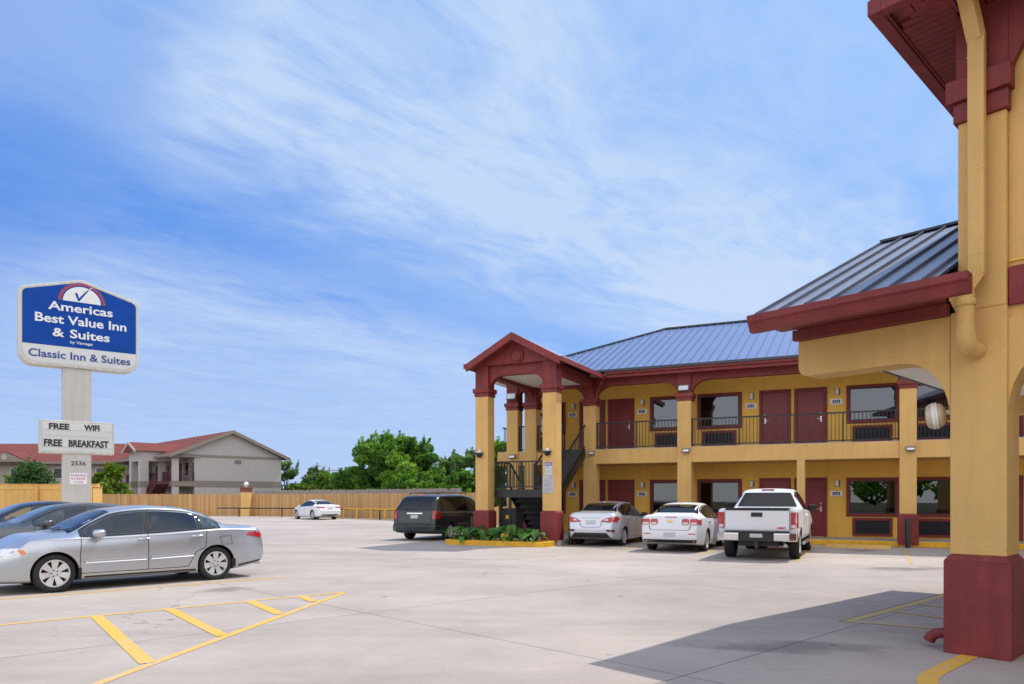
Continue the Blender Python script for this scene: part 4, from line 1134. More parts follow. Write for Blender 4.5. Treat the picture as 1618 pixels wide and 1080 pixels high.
# painted fence with posts and cap board at the left
def board_fence(pts, h, lab, name):
    ox, oy = pts[0]; root = empty(name, (ox, oy, 0), lab, 'fence')
    for (x0, y0), (x1, y1) in zip(pts, pts[1:]):
        L = math.hypot(x1 - x0, y1 - y0); ux, uy = (x1 - x0) / L, (y1 - y0) / L
        T = lambda p, x0=x0, y0=y0, ux=ux, uy=uy: (x0 - ox + p[0] * ux + p[1] * uy, y0 - oy + p[0] * uy - p[1] * ux, p[2])
        m = MB(T); n = int(L / .30); w = L / n
        for i in range(n): m.box(i * w + .004, (i + 1) * w - .004, 0, .025, .02, h - .08)
        m.build('boards', M['plank'], root)
        m = MB(T); m.box(0, L, .026, .06, h - .30, h - .02); m.box(-.02, L + .02, -.04, .10, h - .02, h + .02); m.build('cap_board', M['plank'], root)
        k = 0.
        while k <= L + .01:
            m = MB(T); m.box(k - .07, k + .07, .0615, .16, 0, h - .021); m.build('post', M['plank'], root); k += L / max(1, round(L / 3.2))
    return root
board_fence([(-34.0, 42.0), (-28.6, 45.3)], 2.42, 'tan painted board fence with posts at the far left', 'board_fence')
board_fence([(-28.5, 45.4), (-24.4, 44.6)], 2.42, 'tan painted board fence section behind the sign pole', 'board_fence')
board_fence([(-24.3, 44.7), (-24.0, 43.2)], 2.25, 'short tan fence return just right of the sign pole', 'board_fence')

def pipe_rail(pts, z, step, lab, name, mat, r=.05):
    ox, oy = pts[0]; root = empty(name, (ox, oy, 0), lab, 'guard rail'); P = [(x - ox, y - oy, z) for x, y in pts]
    m = MB(); m.tube(P, r, 8); m.build('rail', mat, root, smooth=60)
    for (x0, y0, _), (x1, y1, _) in zip(P, P[1:]):
        L = math.hypot(x1 - x0, y1 - y0); n = max(1, round(L / step))
        for i in range(n):
            t = (i + .5) / n; m = MB(); m.tube([(x0 + (x1 - x0) * t, y0 + (y1 - y0) * t, 0), (x0 + (x1 - x0) * t, y0 + (y1 - y0) * t, z)], r, 8); m.build('post', mat, root, smooth=60)
pipe_rail([(-24.8, 63.5), (-17.3, 62.6)], .74, 3.6, 'black pipe rail in front of the cedar fence left of the far white car', 'guard_rail', M['black_metal'])
pipe_rail([(-16.0, 61.5), (-7.6, 53.2), (-2.0, 45.0)], .74, 6, 'black pipe rail in front of the fence right of the far white car', 'guard_rail', M['black_metal'])
# battered yellow barrier
root = empty('yellow_barrier', (-12.9, 57.8, 0), 'battered thin yellow barrier right of the far white car', 'barrier')
m = MB(); rr = random.Random(3); p = Vector((0, 0, .80)); posts = [p.copy()]
m1 = MB()
for i in range(5):
    q = Vector((1.25 * (i + 1), -1.22 * (i + 1), .80 + rr.uniform(-.07, .07)))
    m1.bar(p, q, .05, .09); posts.append(q.copy()); p = q
m1.build('barrier_rail', M['kerb_yellow'], root)
for q in posts:
    m = MB(); m.bar((q.x + rr.uniform(-.06, .06), q.y, 0), (q.x, q.y, q.z), .07); m.build('barrier_post', M['kerb_yellow'], root)

# lamp pillar in the fence
root = empty('lamp_pillar', (-23.2, 65.8, 0), 'tan fence pillar with brick cap and white globe lamp', 'lamp')
m = MB(); m.box(-.36, .36, -.36, .36, 0, 2.12); m.build('pillar_shaft', M['yellow'], root)
m = MB(); m.box(-.40, .40, -.40, .40, 2.12, 2.44); m.box(-.44, .44, -.44, .44, 2.44, 2.52); m.build('pillar_cap', M['brick'], root)
m = MB(); m.lathe([(0, 2.52), (.08, 2.52), (.08, 2.58), (.16, 2.64), (.20, 2.74), (.20, 2.84), (.16, 2.94), (.08, 3.0), (0, 3.01)], None, 20); m.build('globe', M['globe'], root, smooth=60)

# ------------------------------------------------------------------ neighbouring motel (beige, red roof)
G1 = (-.67, .742); G2 = (.742, .67)
NX, NY = -34.5, 76.8                     # front-left corner of the gable end (eave corner)
nb_ = empty('neighbour_motel', (NX, NY, 0), 'beige neighbouring motel with red shingle roof and round gable vent behind the fence', 'motel')
def TN(p): return (p[0] * G1[0] + p[1] * G2[0], p[0] * G1[1] + p[1] * G2[1], p[2])
def nm(): return MB(TN)
NL, NW, NE, NA = 42., 11.9, 6.25, 8.8
# walls: a = along the block, b = across the gable (b=0 is the balcony side)
m = nm(); m.box(.25, NL, 2.6, NW - .35, 0, 6.1); m.build('wall', M['beige'], nb_)
m = nm(); m.box(.02, .24, 2.1, NW - .30, 0, 6.0); m.prism([(.4, 6.0), (NW - .3, 6.0), (NW - .3, 6.1), (NW / 2, NA - .14), (.4, 6.1)], 'yz', .02, .3); gw = m.build('gable_wall', M['offwhite'], nb_)
m = nm(); m.box(-.03, .019, 2.1, NW - .28, 2.75, 3.4); m.box(-.03, .019, .3, NW - .28, 5.85, 6.1); m.build('wall_band', M['taupe'], gw)
m = nm(); m.lathe([(0, .03), (.34, .03), (.36, .08), (.5, .08), (.52, 0)], plane_frame(TN((.02, NW / 2, 7.55)), (*G2, 0), (0, 0, 1)), 24); m.build('gable_vent', M['taupe'], gw, smooth=40)
m = nm(); m.box(-.12, .018, 4.35 + 2, 5.0 + 2, 5.35, 5.65); m.build('flood_light', M['grey_plastic'], gw)
RS = (NA - NE) / (NW / 2 + .0)
m = nm(); o_ = .55
m.add([(-o_, -o_, NE - o_ * RS), (NL, -o_, NE - o_ * RS), (NL, NW / 2, NA), (-o_, NW / 2, NA), (-o_, NW + o_, NE - o_ * RS), (NL, NW + o_, NE - o_ * RS)], [(0, 1, 2, 3), (3, 2, 5, 4)])
m.add([(-o_, -o_, NE - o_ * RS - .12), (NL, -o_, NE - o_ * RS - .12), (NL, NW / 2, NA - .12), (-o_, NW / 2, NA - .12), (-o_, NW + o_, NE - o_ * RS - .12), (NL, NW + o_, NE - o_ * RS - .12)], [(3, 2, 1, 0), (4, 5, 2, 3)])
rf = m.build('roof', M['terracotta'], nb_)
m = nm()
for y0, z0, y1, z1 in ((-o_, NE - o_ * RS, NW / 2, NA), (NW + o_, NE - o_ * RS, NW / 2, NA)):
    m.prism([(y0, z0 - .32), (y1, z1 - .32), (y1, z1 + .03), (y0, z0 + .03)], 'yz', -o_ - .06, -o_)
m.box(-o_, NL, -o_ - .14, -o_, NE - o_ * RS - .2, NE - o_ * RS + .02); m.build('rake_board', M['taupe'], rf)
m = nm(); m.box(-.3, NL, -o_, 2.6, 5.86, 5.9); m.build('soffit', M['offwhite'], nb_)
m = nm(); m.box(.0, NL, .25, 2.6, 2.8, 3.3); m.build('balcony_slab', M['taupe'], nb_)
for i in range(9):
    a = .1 + i * 4.4
    m = nm(); m.box(a, a + .55, .02, .57, 0, 2.75); m.box(a, a + .55, .02, .57, 3.35, 5.85); pp = m.build('pillar', M['offwhite'], nb_)
    m = nm(); m.box(a - .03, a + .58, -.01, .6, 2.75, 3.35); m.box(a - .03, a + .58, -.01, .6, 5.6, 5.85); m.build('pillar_band', M['taupe'], pp)
    if i < 8:
        m = nm(); a0, a1 = a + .55, a + 4.4
        m.box(a0, a1, .28, .33, 4.28, 4.34); m.box(a0, a1, .28, .33, 3.36, 3.40); k = a0 + .1
        while k < a1: m.box(k, k + .03, .29, .32, 3.4, 4.28); k += .14
        m.build('balcony_railing', M['rail_red'], nb_)
m = nm(); m.box(.05, .09, .57, 2.1, 4.28, 4.34); k = .65
while k < 2.1: m.box(.05, .08, k, k + .03, 3.36, 4.28); k += .14
m.build('balcony_railing', M['rail_red'], nb_)
for i in range(20):
    a = .9 + i * 2.05
    if a > NL - 2: break
    for z in (.1, 3.35):
        if i % 2 == 0:
            m = nm(); m.box(a, a + 1.0, 2.54, 2.598, z, z + 2.15); dd = m.build('door', M['white'], nb_)
            m = nm(); m.box(a + .12, a + .88, 2.51, 2.539, z + .02, z + 2.03); m.build('door_leaf', M['rail_red'], dd)
        else:
            m = nm(); m.box(a, a + 1.3, 2.54, 2.598, z + .55, z + 2.15); dd = m.build('window', M['white'], nb_)
            m = nm(); m.box(a + .1, a + 1.2, 2.52, 2.539, z + .65, z + 2.05); m.build('pane', M['car_glass'], dd)
# stair portico with its own small gable
PA0, PA1, PB = 4.0, 8.0, -2.0
m = nm(); pk_ = (PA0 + PA1) / 2; ph = 7.5; pe = 6.5
m.add([(PA0 - .4, PB - .6, pe), (pk_, PB - .6, ph), (PA1 + .4, PB - .6, pe), (PA0 - .4, 3.0, pe), (pk_, 3.0, ph), (PA1 + .4, 3.0, pe)], [(0, 3, 4, 1), (1, 4, 5, 2), (0, 1, 2), (3, 5, 4)])
prf = m.build('portico_roof', M['terracotta'], nb_)
m = nm(); m.prism([(PA0, 5.45), (PA1, 5.45), (PA1, pe + .05), (pk_, ph - .2), (PA0, pe + .05)], 'xz', PB, PB + .3); m.box(PA0, PA0 + .3, PB + .3, 2.5, 5.45, pe - .02); m.box(PA1 - .3, PA1, PB + .3, 2.5, 5.45, pe - .02)
m.build('portico_beam', M['offwhite'], nb_)
m = nm()
for s0, s1, in ((PA0 - .42, pk_), (PA1 + .42, pk_)):
    m.prism([(s0, pe - .22), (s1, ph - .22), (s1, ph + .04), (s0, pe + .04)], 'xz', PB - .68, PB - .6)
m.build('rake_board', M['offwhite'], prf)
for a, b in ((PA0, PB), (PA1 - .8, PB)):
    m = nm(); m.box(a, a + .8, b, b + .8, 0, 5.45); pp = m.build('pillar', M['offwhite'], nb_)
    m = nm(); m.box(a - .03, a + .83, b - .03, b + .83, 2.7, 3.35); m.build('pillar_band', M['taupe'], pp)
m = nm(); m.prism([(1.0, 3.3), (1.0, 3.0), (6.5, -.3), (6.5, .0)], 'xz', -1.4, -.1)
m.prism([(1.0, 4.25), (1.0, 4.15), (6.5, 0.9), (6.5, 1.0)], 'xz', -1.45, -1.38)
for i in range(34): t = i / 34; m.box(1.0 + 5.5 * t, 1.03 + 5.5 * t, -1.44, -1.39, 3.2 - 3.3 * t, 4.2 - 3.3 * t)
m.build('stair_flight', M['rail_red'], nb_)
# long rear wing
wing = empty('rear_wing', (-62, 92, 0), 'long low motel wing with red shingle roof behind the sign pole', 'building')
m = MB(); m.box(-22, 26, 0, 9, 0, 6.0); m.build('wall', M['beige'], wing)
m = MB(); m.add([(-23, -1.2, 5.95), (27, -1.2, 5.95), (27, 5.4, 8.6), (-23, 5.4, 8.6), (27, 11, 5.95), (-23, 11, 5.95)], [(0, 1, 2, 3), (3, 2, 4, 5), (0, 3, 5), (1, 4, 2)]); rf = m.build('roof', M['terracotta'], wing)
m = MB(); m.box(-23, 27, -1.32, -1.2, 5.7, 5.98); m.build('gutter', M['taupe'], rf)
m = MB(); m.add([(-1.5, -1.9, 5.95), (4.2, -1.9, 5.95), (1.35, -1.9, 7.25), (1.35, 2.4, 7.25), (-1.5, 2.4, 5.95), (4.2, 2.4, 5.95)], [(0, 1, 2), (0, 2, 3, 4), (1, 5, 3, 2)]); dg_ = m.build('small_gable', M['terracotta'], wing)
m = MB(); m.prism([(-1.3, 5.9), (4.0, 5.9), (1.35, 7.1)], 'xz', -2.0, -1.91); m.build('gable_face', M['taupe'], dg_)
m = MB(); m.lathe([(0, .03), (.3, .03), (.34, 0)], plane_frame((1.35, -2.0, 6.45), (1, 0, 0), (0, 0, 1)), 16); m.build('gable_vent', M['beige'], dg_)
for i in range(9):
    x = -20 + i * 5.2; m = MB(); m.box(x, x + 1.5, -.05, .0, 3.9, 5.3); ww = m.build('window', M['white'], wing)
    m = MB(); m.box(x + .1, x + 1.4, -.08, -.051, 4.0, 5.2); m.build('pane', M['car_glass'], ww)
m = MB(); m.prism([(-3.2, 2.9), (0, 4.6), (0, 2.9)], 'yz', -6.5, -1.2); m.build('awning', M['teal'], wing)

# distant service poles
for i, (x, y, h) in enumerate(((-30.0, 116, 7.0), (-28.6, 118, 6.4))):
    root = empty('utility_pole', (x, y, 0), ('taller utility pole above the far trees right of the beige gable', 'shorter utility pole with lamp arm above the far trees')[i], 'pole')
    m = MB(); m.tube([(0, 0, 0), (0, 0, h)], [.16, .11], 8); m.build('pole_shaft', M['grey_wood'], root)
    m = MB(); m.bar((-.6, 0, h - .5), (.6 + i, 0, h - .5), .12); m.build('cross_arm', M['grey_wood'], root)

# ------------------------------------------------------------------ trees
def leaf_cards(m, centre, rad, n, size, rnd, mats, up=.35):
    cx, cy, cz = centre
    for _ in range(n):
        while True:
            v = Vector((rnd.uniform(-1, 1), rnd.uniform(-1, 1), rnd.uniform(-1, 1)))
            if .02 < v.length < 1: break
        v = v.normalized() * (v.length ** .45)
        p = Vector((cx + v.x * rad[0], cy + v.y * rad[1], cz + v.z * rad[2]))
        nrm = (Vector((rnd.gauss(0, 1), rnd.gauss(0, 1), rnd.gauss(0, 1))).normalized() + v * .3 + Vector((0, 0, up))).normalized()
        a = nrm.cross(Vector((rnd.gauss(0, 1), rnd.gauss(0, 1), rnd.gauss(0, 1)))).normalized(); b = nrm.cross(a)
        s = size * rnd.uniform(.6, 1.35); l = s * rnd.uniform(1.2, 1.9)
        m.cur = mats[int(rnd.random() * len(mats))]
        m.add([p - b * l * .5, p + a * s * .42 + nrm * s * .08, p + b * l * .5, p - a * s * .42 + nrm * s * .08], [(0, 1, 2, 3)])
    m.cur = 0

def tree(name, x, y, h, w, lab, cat='tree', group='trees beyond the fence', seed=1, base=.25, leaf=.2, n=6000, mats=None, shoots=0, trunk=.16, dense=1., squash=1., clump=.26):
    rnd = random.Random(seed); mats = mats or LEAF
    root = empty(name, (x, y, 0), lab, cat, group)
    tk = MB(); zc = h * (base + (1 - base) * .5)
    tk.tube([(0, 0, -.1), (.03, .02, h * base * .5), (.05, -.03, h * base), (.0, .05, h * .6), (.05, 0, h * .82)], [trunk, trunk * .85, trunk * .75, trunk * .45, trunk * .15], 9)
    cl = []
    nc = int(26 * dense)
    for i in range(nc):
        a = rnd.uniform(0, 2 * pi); t = rnd.uniform(0, 1) ** .8
        z = h * base + (h * (1 - base)) * (.08 + .84 * t)
        prof = sin(pi * min(1, .18 + .82 * (t * .86 + .07))) ** .6
        r = w * prof * rnd.uniform(.30, .86)
        cl.append((cos(a) * r, sin(a) * r * squash, z, w * clump * rnd.uniform(.75, 1.35) * (1.1 - .35 * t)))
    for cx, cy, cz, r in cl[:14]:
        z0 = h * base * .9 + (cz - h * base) * .45
        tk.tube([(0, 0, z0), (cx * .5, cy * .5, (z0 + cz) / 2 + .1), (cx * .95, cy * .95, cz)], [trunk * .36, trunk * .22, trunk * .07], 6)
    tk.build('trunk', M['bark'], root, smooth=60)
    m = MB(); per = int(n / nc)
    for cx, cy, cz, r in cl:
        tone = rnd.random()
        ms = [0, 0, 1, 2] if tone < .4 else ([0, 1, 1, 1] if tone < .68 else [0, 2, 2, 2])
        leaf_cards(m, (cx, cy, cz), (r, r, r * .72), per, leaf, rnd, ms)
        # ragged sprigs breaking the outline
        for _ in range(3):
            a = rnd.uniform(0, 2 * pi); e = rnd.uniform(-.2, 1.1); L = r * rnd.uniform(1.0, 1.45)
            d = Vector((cos(a) * cos(e), sin(a) * cos(e), sin(e)))
            for k in range(4):
                q = Vector((cx, cy, cz)) + d * (L * (.65 + .13 * k))
                leaf_cards(m, q, (r * .16,) * 3, max(2, per // 40), leaf * .85, rnd, ms)
    for i in range(shoots):
        a = rnd.uniform(0, 2 * pi); rr_ = w * rnd.uniform(.05, .62); bx, by = cos(a) * rr_, sin(a) * rr_
        zb = h * (.86 - .20 * (rr_ / w)); L = h * rnd.uniform(.12, .23)
        for k in range(9):
            t = k / 8
            leaf_cards(m, (bx + t * .35 * cos(a), by + t * .35 * sin(a), zb + L * t), (.34 * (1 - t * .65),) * 2 + (.25,), max(4, int(20 * (1 - t * .6))), leaf, rnd, [0, 0, 1, 2])
    me = m.mesh('crown'); o = bpy.data.objects.new('crown', me); link(o); o.parent = root
    for q in mats: me.materials.append(q)
    return root
tree('broad_tree', -11.5, 73, 7.6, 6.1, 'large broad green tree with ragged top behind the cedar fence', seed=5, base=.10, leaf=.17, n=60000, shoots=22, trunk=.3, dense=3.4, clump=.165)
tree('broad_tree', -15.2, 71, 4.3, 2.4, 'low green tree against the left flank of the large broad tree', seed=8, base=.08, leaf=.17, n=13000, mats=LEAF, dense=1.8, clump=.2)
tree('broad_tree', -7.4, 72, 4.5, 2.2, 'leafy tree against the right flank of the large broad tree', seed=9, base=.08, leaf=.17, n=13000, dense=1.8, clump=.2)
for i, (x, y, h, w, mt, lab) in enumerate((
        (-30.2, 100, 6.7, 3.0, LEAF_BLUE, 'round topped tree touching the corner of the beige gable'),
        (-26.9, 104, 5.9, 3.0, LEAF_BLUE, 'low dusty tree second from the beige gable'),
        (-24.4, 101, 5.2, 2.8, LEAF, 'green tree just right of the utility poles'),
        (-21.2, 98, 5.0, 2.8, LEAF_BLUE, 'dusty tree between the poles and the broad tree'),
        (-18.4, 92, 4.3, 2.7, LEAF, 'low green tree filling the gap left of the broad tree'),
        (-33.5, 102, 6.3, 3.0, LEAF, 'tree half hidden behind the beige gable wall'),
        (-22.5, 82, 3.0, 2.4, LEAF_BRIGHT, 'bright shrubby growth over the fence right of the beige gable'),
        (-19.0, 80, 2.9, 2.2, LEAF_BRIGHT, 'pale shrub rising behind the far white car'),
        (-5.0, 66, 5.5, 2.0, LEAF_BLUE, 'narrow dusty tree with pointed tops left of the portico'),
        (-2.8, 62, 5.6, 2.2, LEAF_BLUE, 'dusty tree directly behind the left portico pillar'),
        (-6.6, 63, 3.9, 2.4, LEAF, 'leafy shrub tree above the dark van roof'),
        (-3.6, 56, 3.6, 2.2, LEAF, 'leafy shrub between the van and the portico'),
        (-.7, 54, 5.8, 2.2, LEAF, 'tree seen between the portico pillars'),
        (1.3, 50, 3.2, 2.0, LEAF_DARK, 'dark shrub seen below the stair landing'),
        (-9.5, 68, 3.6, 2.2, LEAF, 'bright lower growth in front of the broad tree'))):
    tree('background_tree', x, y, h, w, lab, seed=20 + i, base=.10, leaf=.17, n=9500, mats=mt, dense=1.4, clump=.21, shoots=(7 if mt is LEAF_BLUE and x > -8 else 2), trunk=.13)
tree('clipped_shrub', -36.8, 58, 4.3, 1.75, 'large dark rounded shrub behind the tan fence left of the sign', 'shrub', None, seed=61, base=.02, leaf=.11, n=16000, mats=LEAF_DARK, dense=2.2, clump=.42)
tree('sapling', -38.6, 60, 4.2, 1.7, 'bright yellow green sapling just left of the sign pole', 'tree', None, seed=71, base=.1, leaf=.19, n=4200, mats=LEAF_BRIGHT, dense=.9, trunk=.07)
tree('sapling', -37.4, 70, 4.9, 2.2, 'bright yellow green bush spilling over the cedar fence right of the sign pole', 'tree', None, seed=73, base=.08, leaf=.2, n=6500, mats=LEAF_BRIGHT, dense=1.1, trunk=.08)
# trees and lamp posts across the road behind the camera: they show as reflections in the motel windows and the cars
for i, (x, y, h, w) in enumerate(((-26, -30, 9, 6), (-14, -33, 10, 6), (-3, -31, 8.5, 5.5), (9, -34, 10, 6.5), (21, -31, 9, 6), (33, -30, 9.5, 6))):
    tree('roadside_tree', x, y, h, w, 'roadside tree across the road mirrored in the motel windows', group='roadside trees mirrored in the windows', seed=90 + i, base=.12, leaf=.5, n=2600, dense=.8, trunk=.25)

# ------------------------------------------------------------------ vehicles
def pchip(pts):
    xs = [p[0] for p in pts]; ys = [p[1] for p in pts]; n = len(xs)
    h = [xs[i + 1] - xs[i] for i in range(n - 1)]; d = [(ys[i + 1] - ys[i]) / h[i] for i in range(n - 1)]
    m = [d[0]] + [0 if d[i - 1] * d[i] <= 0 else (h[i - 1] + h[i]) * 3 / ((2 * h[i] + h[i - 1]) / d[i - 1] + (h[i] + 2 * h[i - 1]) / d[i]) for i in range(1, n - 1)] + [d[-1]]
    def f(x):
        if x <= xs[0]: return ys[0]
        if x >= xs[-1]: return ys[-1]
        i = max(k for k in range(n - 1) if xs[k] <= x); t = (x - xs[i]) / h[i]
        return ((1 + 2 * t) * (1 - t) ** 2 * ys[i] + t * (1 - t) ** 2 * h[i] * m[i] + t * t * (3 - 2 * t) * ys[i + 1] + t * t * (t - 1) * h[i] * m[i + 1])
    return f

def catmull(P, sub):
    out = []
    for i in range(len(P) - 1):
        p0 = P[max(i - 1, 0)]; p1 = P[i]; p2 = P[i + 1]; p3 = P[min(i + 2, len(P) - 1)]
        for k in range(sub):
            t = k / sub
            out.append(tuple(.5 * ((2 * b) + (-a + c) * t + (2 * a - 5 * b + 4 * c - d) * t * t + (-a + 3 * b - 3 * c + d) * t ** 3) for a, b, c, d in zip(p0, p1, p2, p3)))
    out.append(P[-1]); return out

class Car:
    """body lofted from side, plan and section curves; every other part is laid on that surface"""
    def __init__(s, name, label, group, curves, paint, axles, wheel, w):
        s.C = {k: pchip(v) for k, v in curves.items()}; s.w = w; s.paint = paint
        s.x0, s.x1 = curves['top'][0][0], curves['top'][-1][0]
        s.root = empty(name, (0, 0, 0), label, {'pickup_truck': 'pickup', 'minivan': 'minivan'}.get(name, 'car'), group)
        s.axles = axles; s.wr, s.ww = wheel
    def station(s, x):
        C = s.C; w = s.w; zb, zl, zt = C['bot'](x), C['belt'](x), C['top'](x)
        zt = max(zt, zl + .015); pl = C['plan'](x) * w; wb = pl * C['wbelt'](x); wt = pl * C['wtop'](x)
        zr = zl + (zt - zl) * C['rail'](x); zm = zb + (zl - zb) * .52; k = C['crease'](x)
        P = [(pl * .86, zb), (pl * .955, zb + .035), (pl * .985, zb + (zl - zb) * .2), (pl, zm), (pl * (.99 + .008 * k), zb + (zl - zb) * .76), (wb + .012, zl - .035), (wb, zl),
             (wb + (wt - wb) * .45, zl + (zr - zl) * .5), (wt, zr), (wt * .82, zl + (zt - zl) * .955), (wt * .45, zl + (zt - zl) * .99), (0, zt)]
        return [(0, zb)] + catmull(P, 4)
    def xs(s):
        X = []; L = s.x1 - s.x0; n = 96
        for i in range(n + 1):
            t = i / n; X.append(s.x0 + L * (t + .0 - .13 * sin(2 * pi * t) / 1.0 * .9))
        return sorted(set(X) | set(s.extra))
    extra = ()
    def build_body(s, cuts=(), arch=None, prisms=()):
        X = s.xs(); vs = []; fs = []; S = [s.station(x) for x in X]; n = len(S[0])
        ring = 2 * n - 2
        for x, P in zip(X, S):
            vs += [(x, y, z) for y, z in P] + [(x, -y, z) for y, z in P[-2:0:-1]]
        for i in range(len(X) - 1):
            for k in range(ring):
                k2 = (k + 1) % ring; fs.append((i * ring + k, i * ring + k2, (i + 1) * ring + k2, (i + 1) * ring + k))
        fs.append(tuple(range(ring - 1, -1, -1))); fs.append(tuple(range((len(X) - 1) * ring, len(X) * ring)))
        me = bpy.data.meshes.new('body'); me.from_pydata(vs, [], fs)
        bm = bmesh.new(); bm.from_mesh(me); bmesh.ops.recalc_face_normals(bm, faces=bm.faces)
        s.bvh = BVHTree.FromBMesh(bm); bm.to_mesh(me); bm.free()
        cm = MB(); cm.cur = 1
        for ax in s.axles:
            for sd in (-1, 1):
                r = arch or s.wr * 1.13
                cm.lathe([(0, s.w * .58), (r, s.w * .58), (r, s.w * 1.3), (0, s.w * 1.3)], Matrix.Translation((ax, 0, s.wr * 1.0)) @ Matrix.Rotation(-sd * pi / 2, 4, 'X'), 40)
        for b in cuts: cm.box(*b)
        for q in prisms: cm.prism(q, 'xz', -1.4, 1.4)
        cme = cm.mesh('cut')
        for q in (me, cme): q.materials.append(s.paint); q.materials.append(M['plastic'])
        o = bpy.data.objects.new('t1', me); c = bpy.data.objects.new('t2', cme); link(o); link(c)
        md = o.modifiers.new('b', 'BOOLEAN'); md.object = c; md.operation = 'DIFFERENCE'; md.solver = 'EXACT'
        dg = bpy.context.evaluated_depsgraph_get()
        nm_ = bpy.data.meshes.new_from_object(o.evaluated_get(dg)); bpy.data.objects.remove(o); bpy.data.objects.remove(c)
        nm_.name = 'body'; nm_.shade_smooth(); nm_.set_sharp_from_angle(angle=radians(38))
        s.body = bpy.data.objects.new('body', nm_); link(s.body); s.body.parent = s.root
    RAY = {'L': lambda a, b: (Vector((a, 3, b)), Vector((0, -1, 0))), 'R': lambda a, b: (Vector((a, -3, b)), Vector((0, 1, 0))),
           'B': lambda a, b: (Vector((-6, a, b)), Vector((1, 0, 0))), 'F': lambda a, b: (Vector((6, a, b)), Vector((-1, 0, 0))), 'T': lambda a, b: (Vector((a, b, 4)), Vector((0, 0, -1)))}
    def hit(s, mode, a, b):
        o, d = s.RAY[mode](a, b); r = s.bvh.ray_cast(o, d)
        if r[0] is None:
            m = {'L': (a, s.w * .9, b), 'R': (a, -s.w * .9, b), 'B': (s.x0, a, b), 'F': (s.x1, a, b), 'T': (a, b, .9)}[mode]
            r = s.bvh.find_nearest(Vector(m))
        p, nrm = r[0], r[1]
        if nrm.dot(d) > 0: nrm = -nrm
        return p, nrm
    def panel(s, mode, polys, mat, name, off=.006, step=.07, parent=None, skirt=.012):
        """lay flat outlines onto the body: projected, lifted by off and given a rim"""
        if isinstance(polys[0][0], (int, float)): polys = [polys]
        if len(polys) > 1: return [s.panel(mode, q, mat, name, off, step, parent, skirt) for q in polys]
        vs, fs = [], []
        for poly in polys:
            bm = bmesh.new(); V = [bm.verts.new((a, b, 0)) for a, b in poly]; f = bm.faces.new(V)
            bmesh.ops.triangulate(bm, faces=[f])
            for ax in (0, 1):
                lo = min(p[ax] for p in poly); hi = max(p[ax] for p in poly); k = lo + step
                while k < hi - .001:
                    nn = [0, 0, 0]; nn[ax] = 1; cc = [0, 0, 0]; cc[ax] = k
                    bmesh.ops.bisect_plane(bm, geom=bm.verts[:] + bm.edges[:] + bm.faces[:], plane_co=cc, plane_no=nn); k += step
            bm.verts.index_update(); base = len(vs); nrms = []
            for v in bm.verts:
                p, nr = s.hit(mode, v.co.x, v.co.y); vs.append(p + nr * off); nrms.append((p, nr))
            for f in bm.faces: fs.append([base + v.index for v in f.verts])
            for e in bm.edges:
                if len(e.link_faces) == 1:
                    i, j = e.verts[0].index, e.verts[1].index; b = len(vs)
                    vs += [vs[base + i].copy(), vs[base + j].copy(), nrms[i][0] - nrms[i][1] * skirt, nrms[j][0] - nrms[j][1] * skirt]
                    fs.append([b, b + 1, b + 3, b + 2])
            bm.free()
        me = bpy.data.meshes.new(name); me.from_pydata([tuple(v) for v in vs], [], fs)
        bm = bmesh.new(); bm.from_mesh(me); bm.normal_update()
        for f in bm.faces:
            c = f.calc_center_median()
            out = {'L': Vector((0, 1, .2)), 'R': Vector((0, -1, .2)), 'B': Vector((-1, 0, .2)), 'F': Vector((1, 0, .2)), 'T': Vector((0, 0, 1))}[mode]
            if f.normal.dot(out) < 0: f.normal_flip()
        bm.to_mesh(me); bm.free(); me.shade_smooth(); me.set_sharp_from_angle(angle=radians(35))
        return obj(name, me, mat, parent or s.root)
    def strip(s, mode, line, wd, mat, name, off=.004, parent=None, closed=False):
        pts = []
        L = list(line) + ([line[0]] if closed else [])
        for (a, b), (c, d) in zip(L, L[1:]):
            n = max(1, int(math.hypot(c - a, d - b) / .04)); pts += [(a + (c - a) * i / n, b + (d - b) * i / n) for i in range(n)]
        pts.append(L[-1]); vs = []; fs = []
        for i, (a, b) in enumerate(pts):
            p = Vector(pts[max(i - 1, 0)]); q = Vector(pts[min(i + 1, len(pts) - 1)]); t = (q - p).normalized(); n = Vector((-t.y, t.x)) * wd / 2
            for sg in (1, -1):
                h, nr = s.hit(mode, a + n.x * sg, b + n.y * sg); vs.append(h + nr * off)
        for i in range(len(pts) - 1): fs.append((2 * i, 2 * i + 1, 2 * i + 3, 2 * i + 2))
        n0 = len(vs)
        for i in range(len(pts)):
            for sg in (0, 1): vs.append(vs[2 * i + sg].lerp(Vector((vs[2 * i + sg].x, 0, vs[2 * i + sg].z)), .02))
        for i in range(len(pts) - 1):
            fs += [(2 * i, n0 + 2 * i, n0 + 2 * i + 2, 2 * i + 2), (2 * i + 1, 2 * i + 3, n0 + 2 * i + 3, n0 + 2 * i + 1)]
        me = bpy.data.meshes.new(name); me.from_pydata([tuple(v) for v in vs], [], fs); me.shade_smooth()
        return obj(name, me, mat, parent or s.root)
    def zrail(s, x):
        zl, zt = s.C['belt'](x), s.C['top'](x); return zl + (zt - zl) * s.C['rail'](x)
    def glass_span(s, xa, xb, lo=.035, hi=.03):
        """outline of a side pane between two pillars, following belt and roof rail"""
        n = 14; top = []; bot = []
        for i in range(n + 1):
            x = xa + (xb - xa) * i / n; b = s.C['belt'](x) + lo; t = s.zrail(x) - hi
            if t - b < .012: continue
            top.append((x, t)); bot.append((x, b))
        return bot + top[::-1]
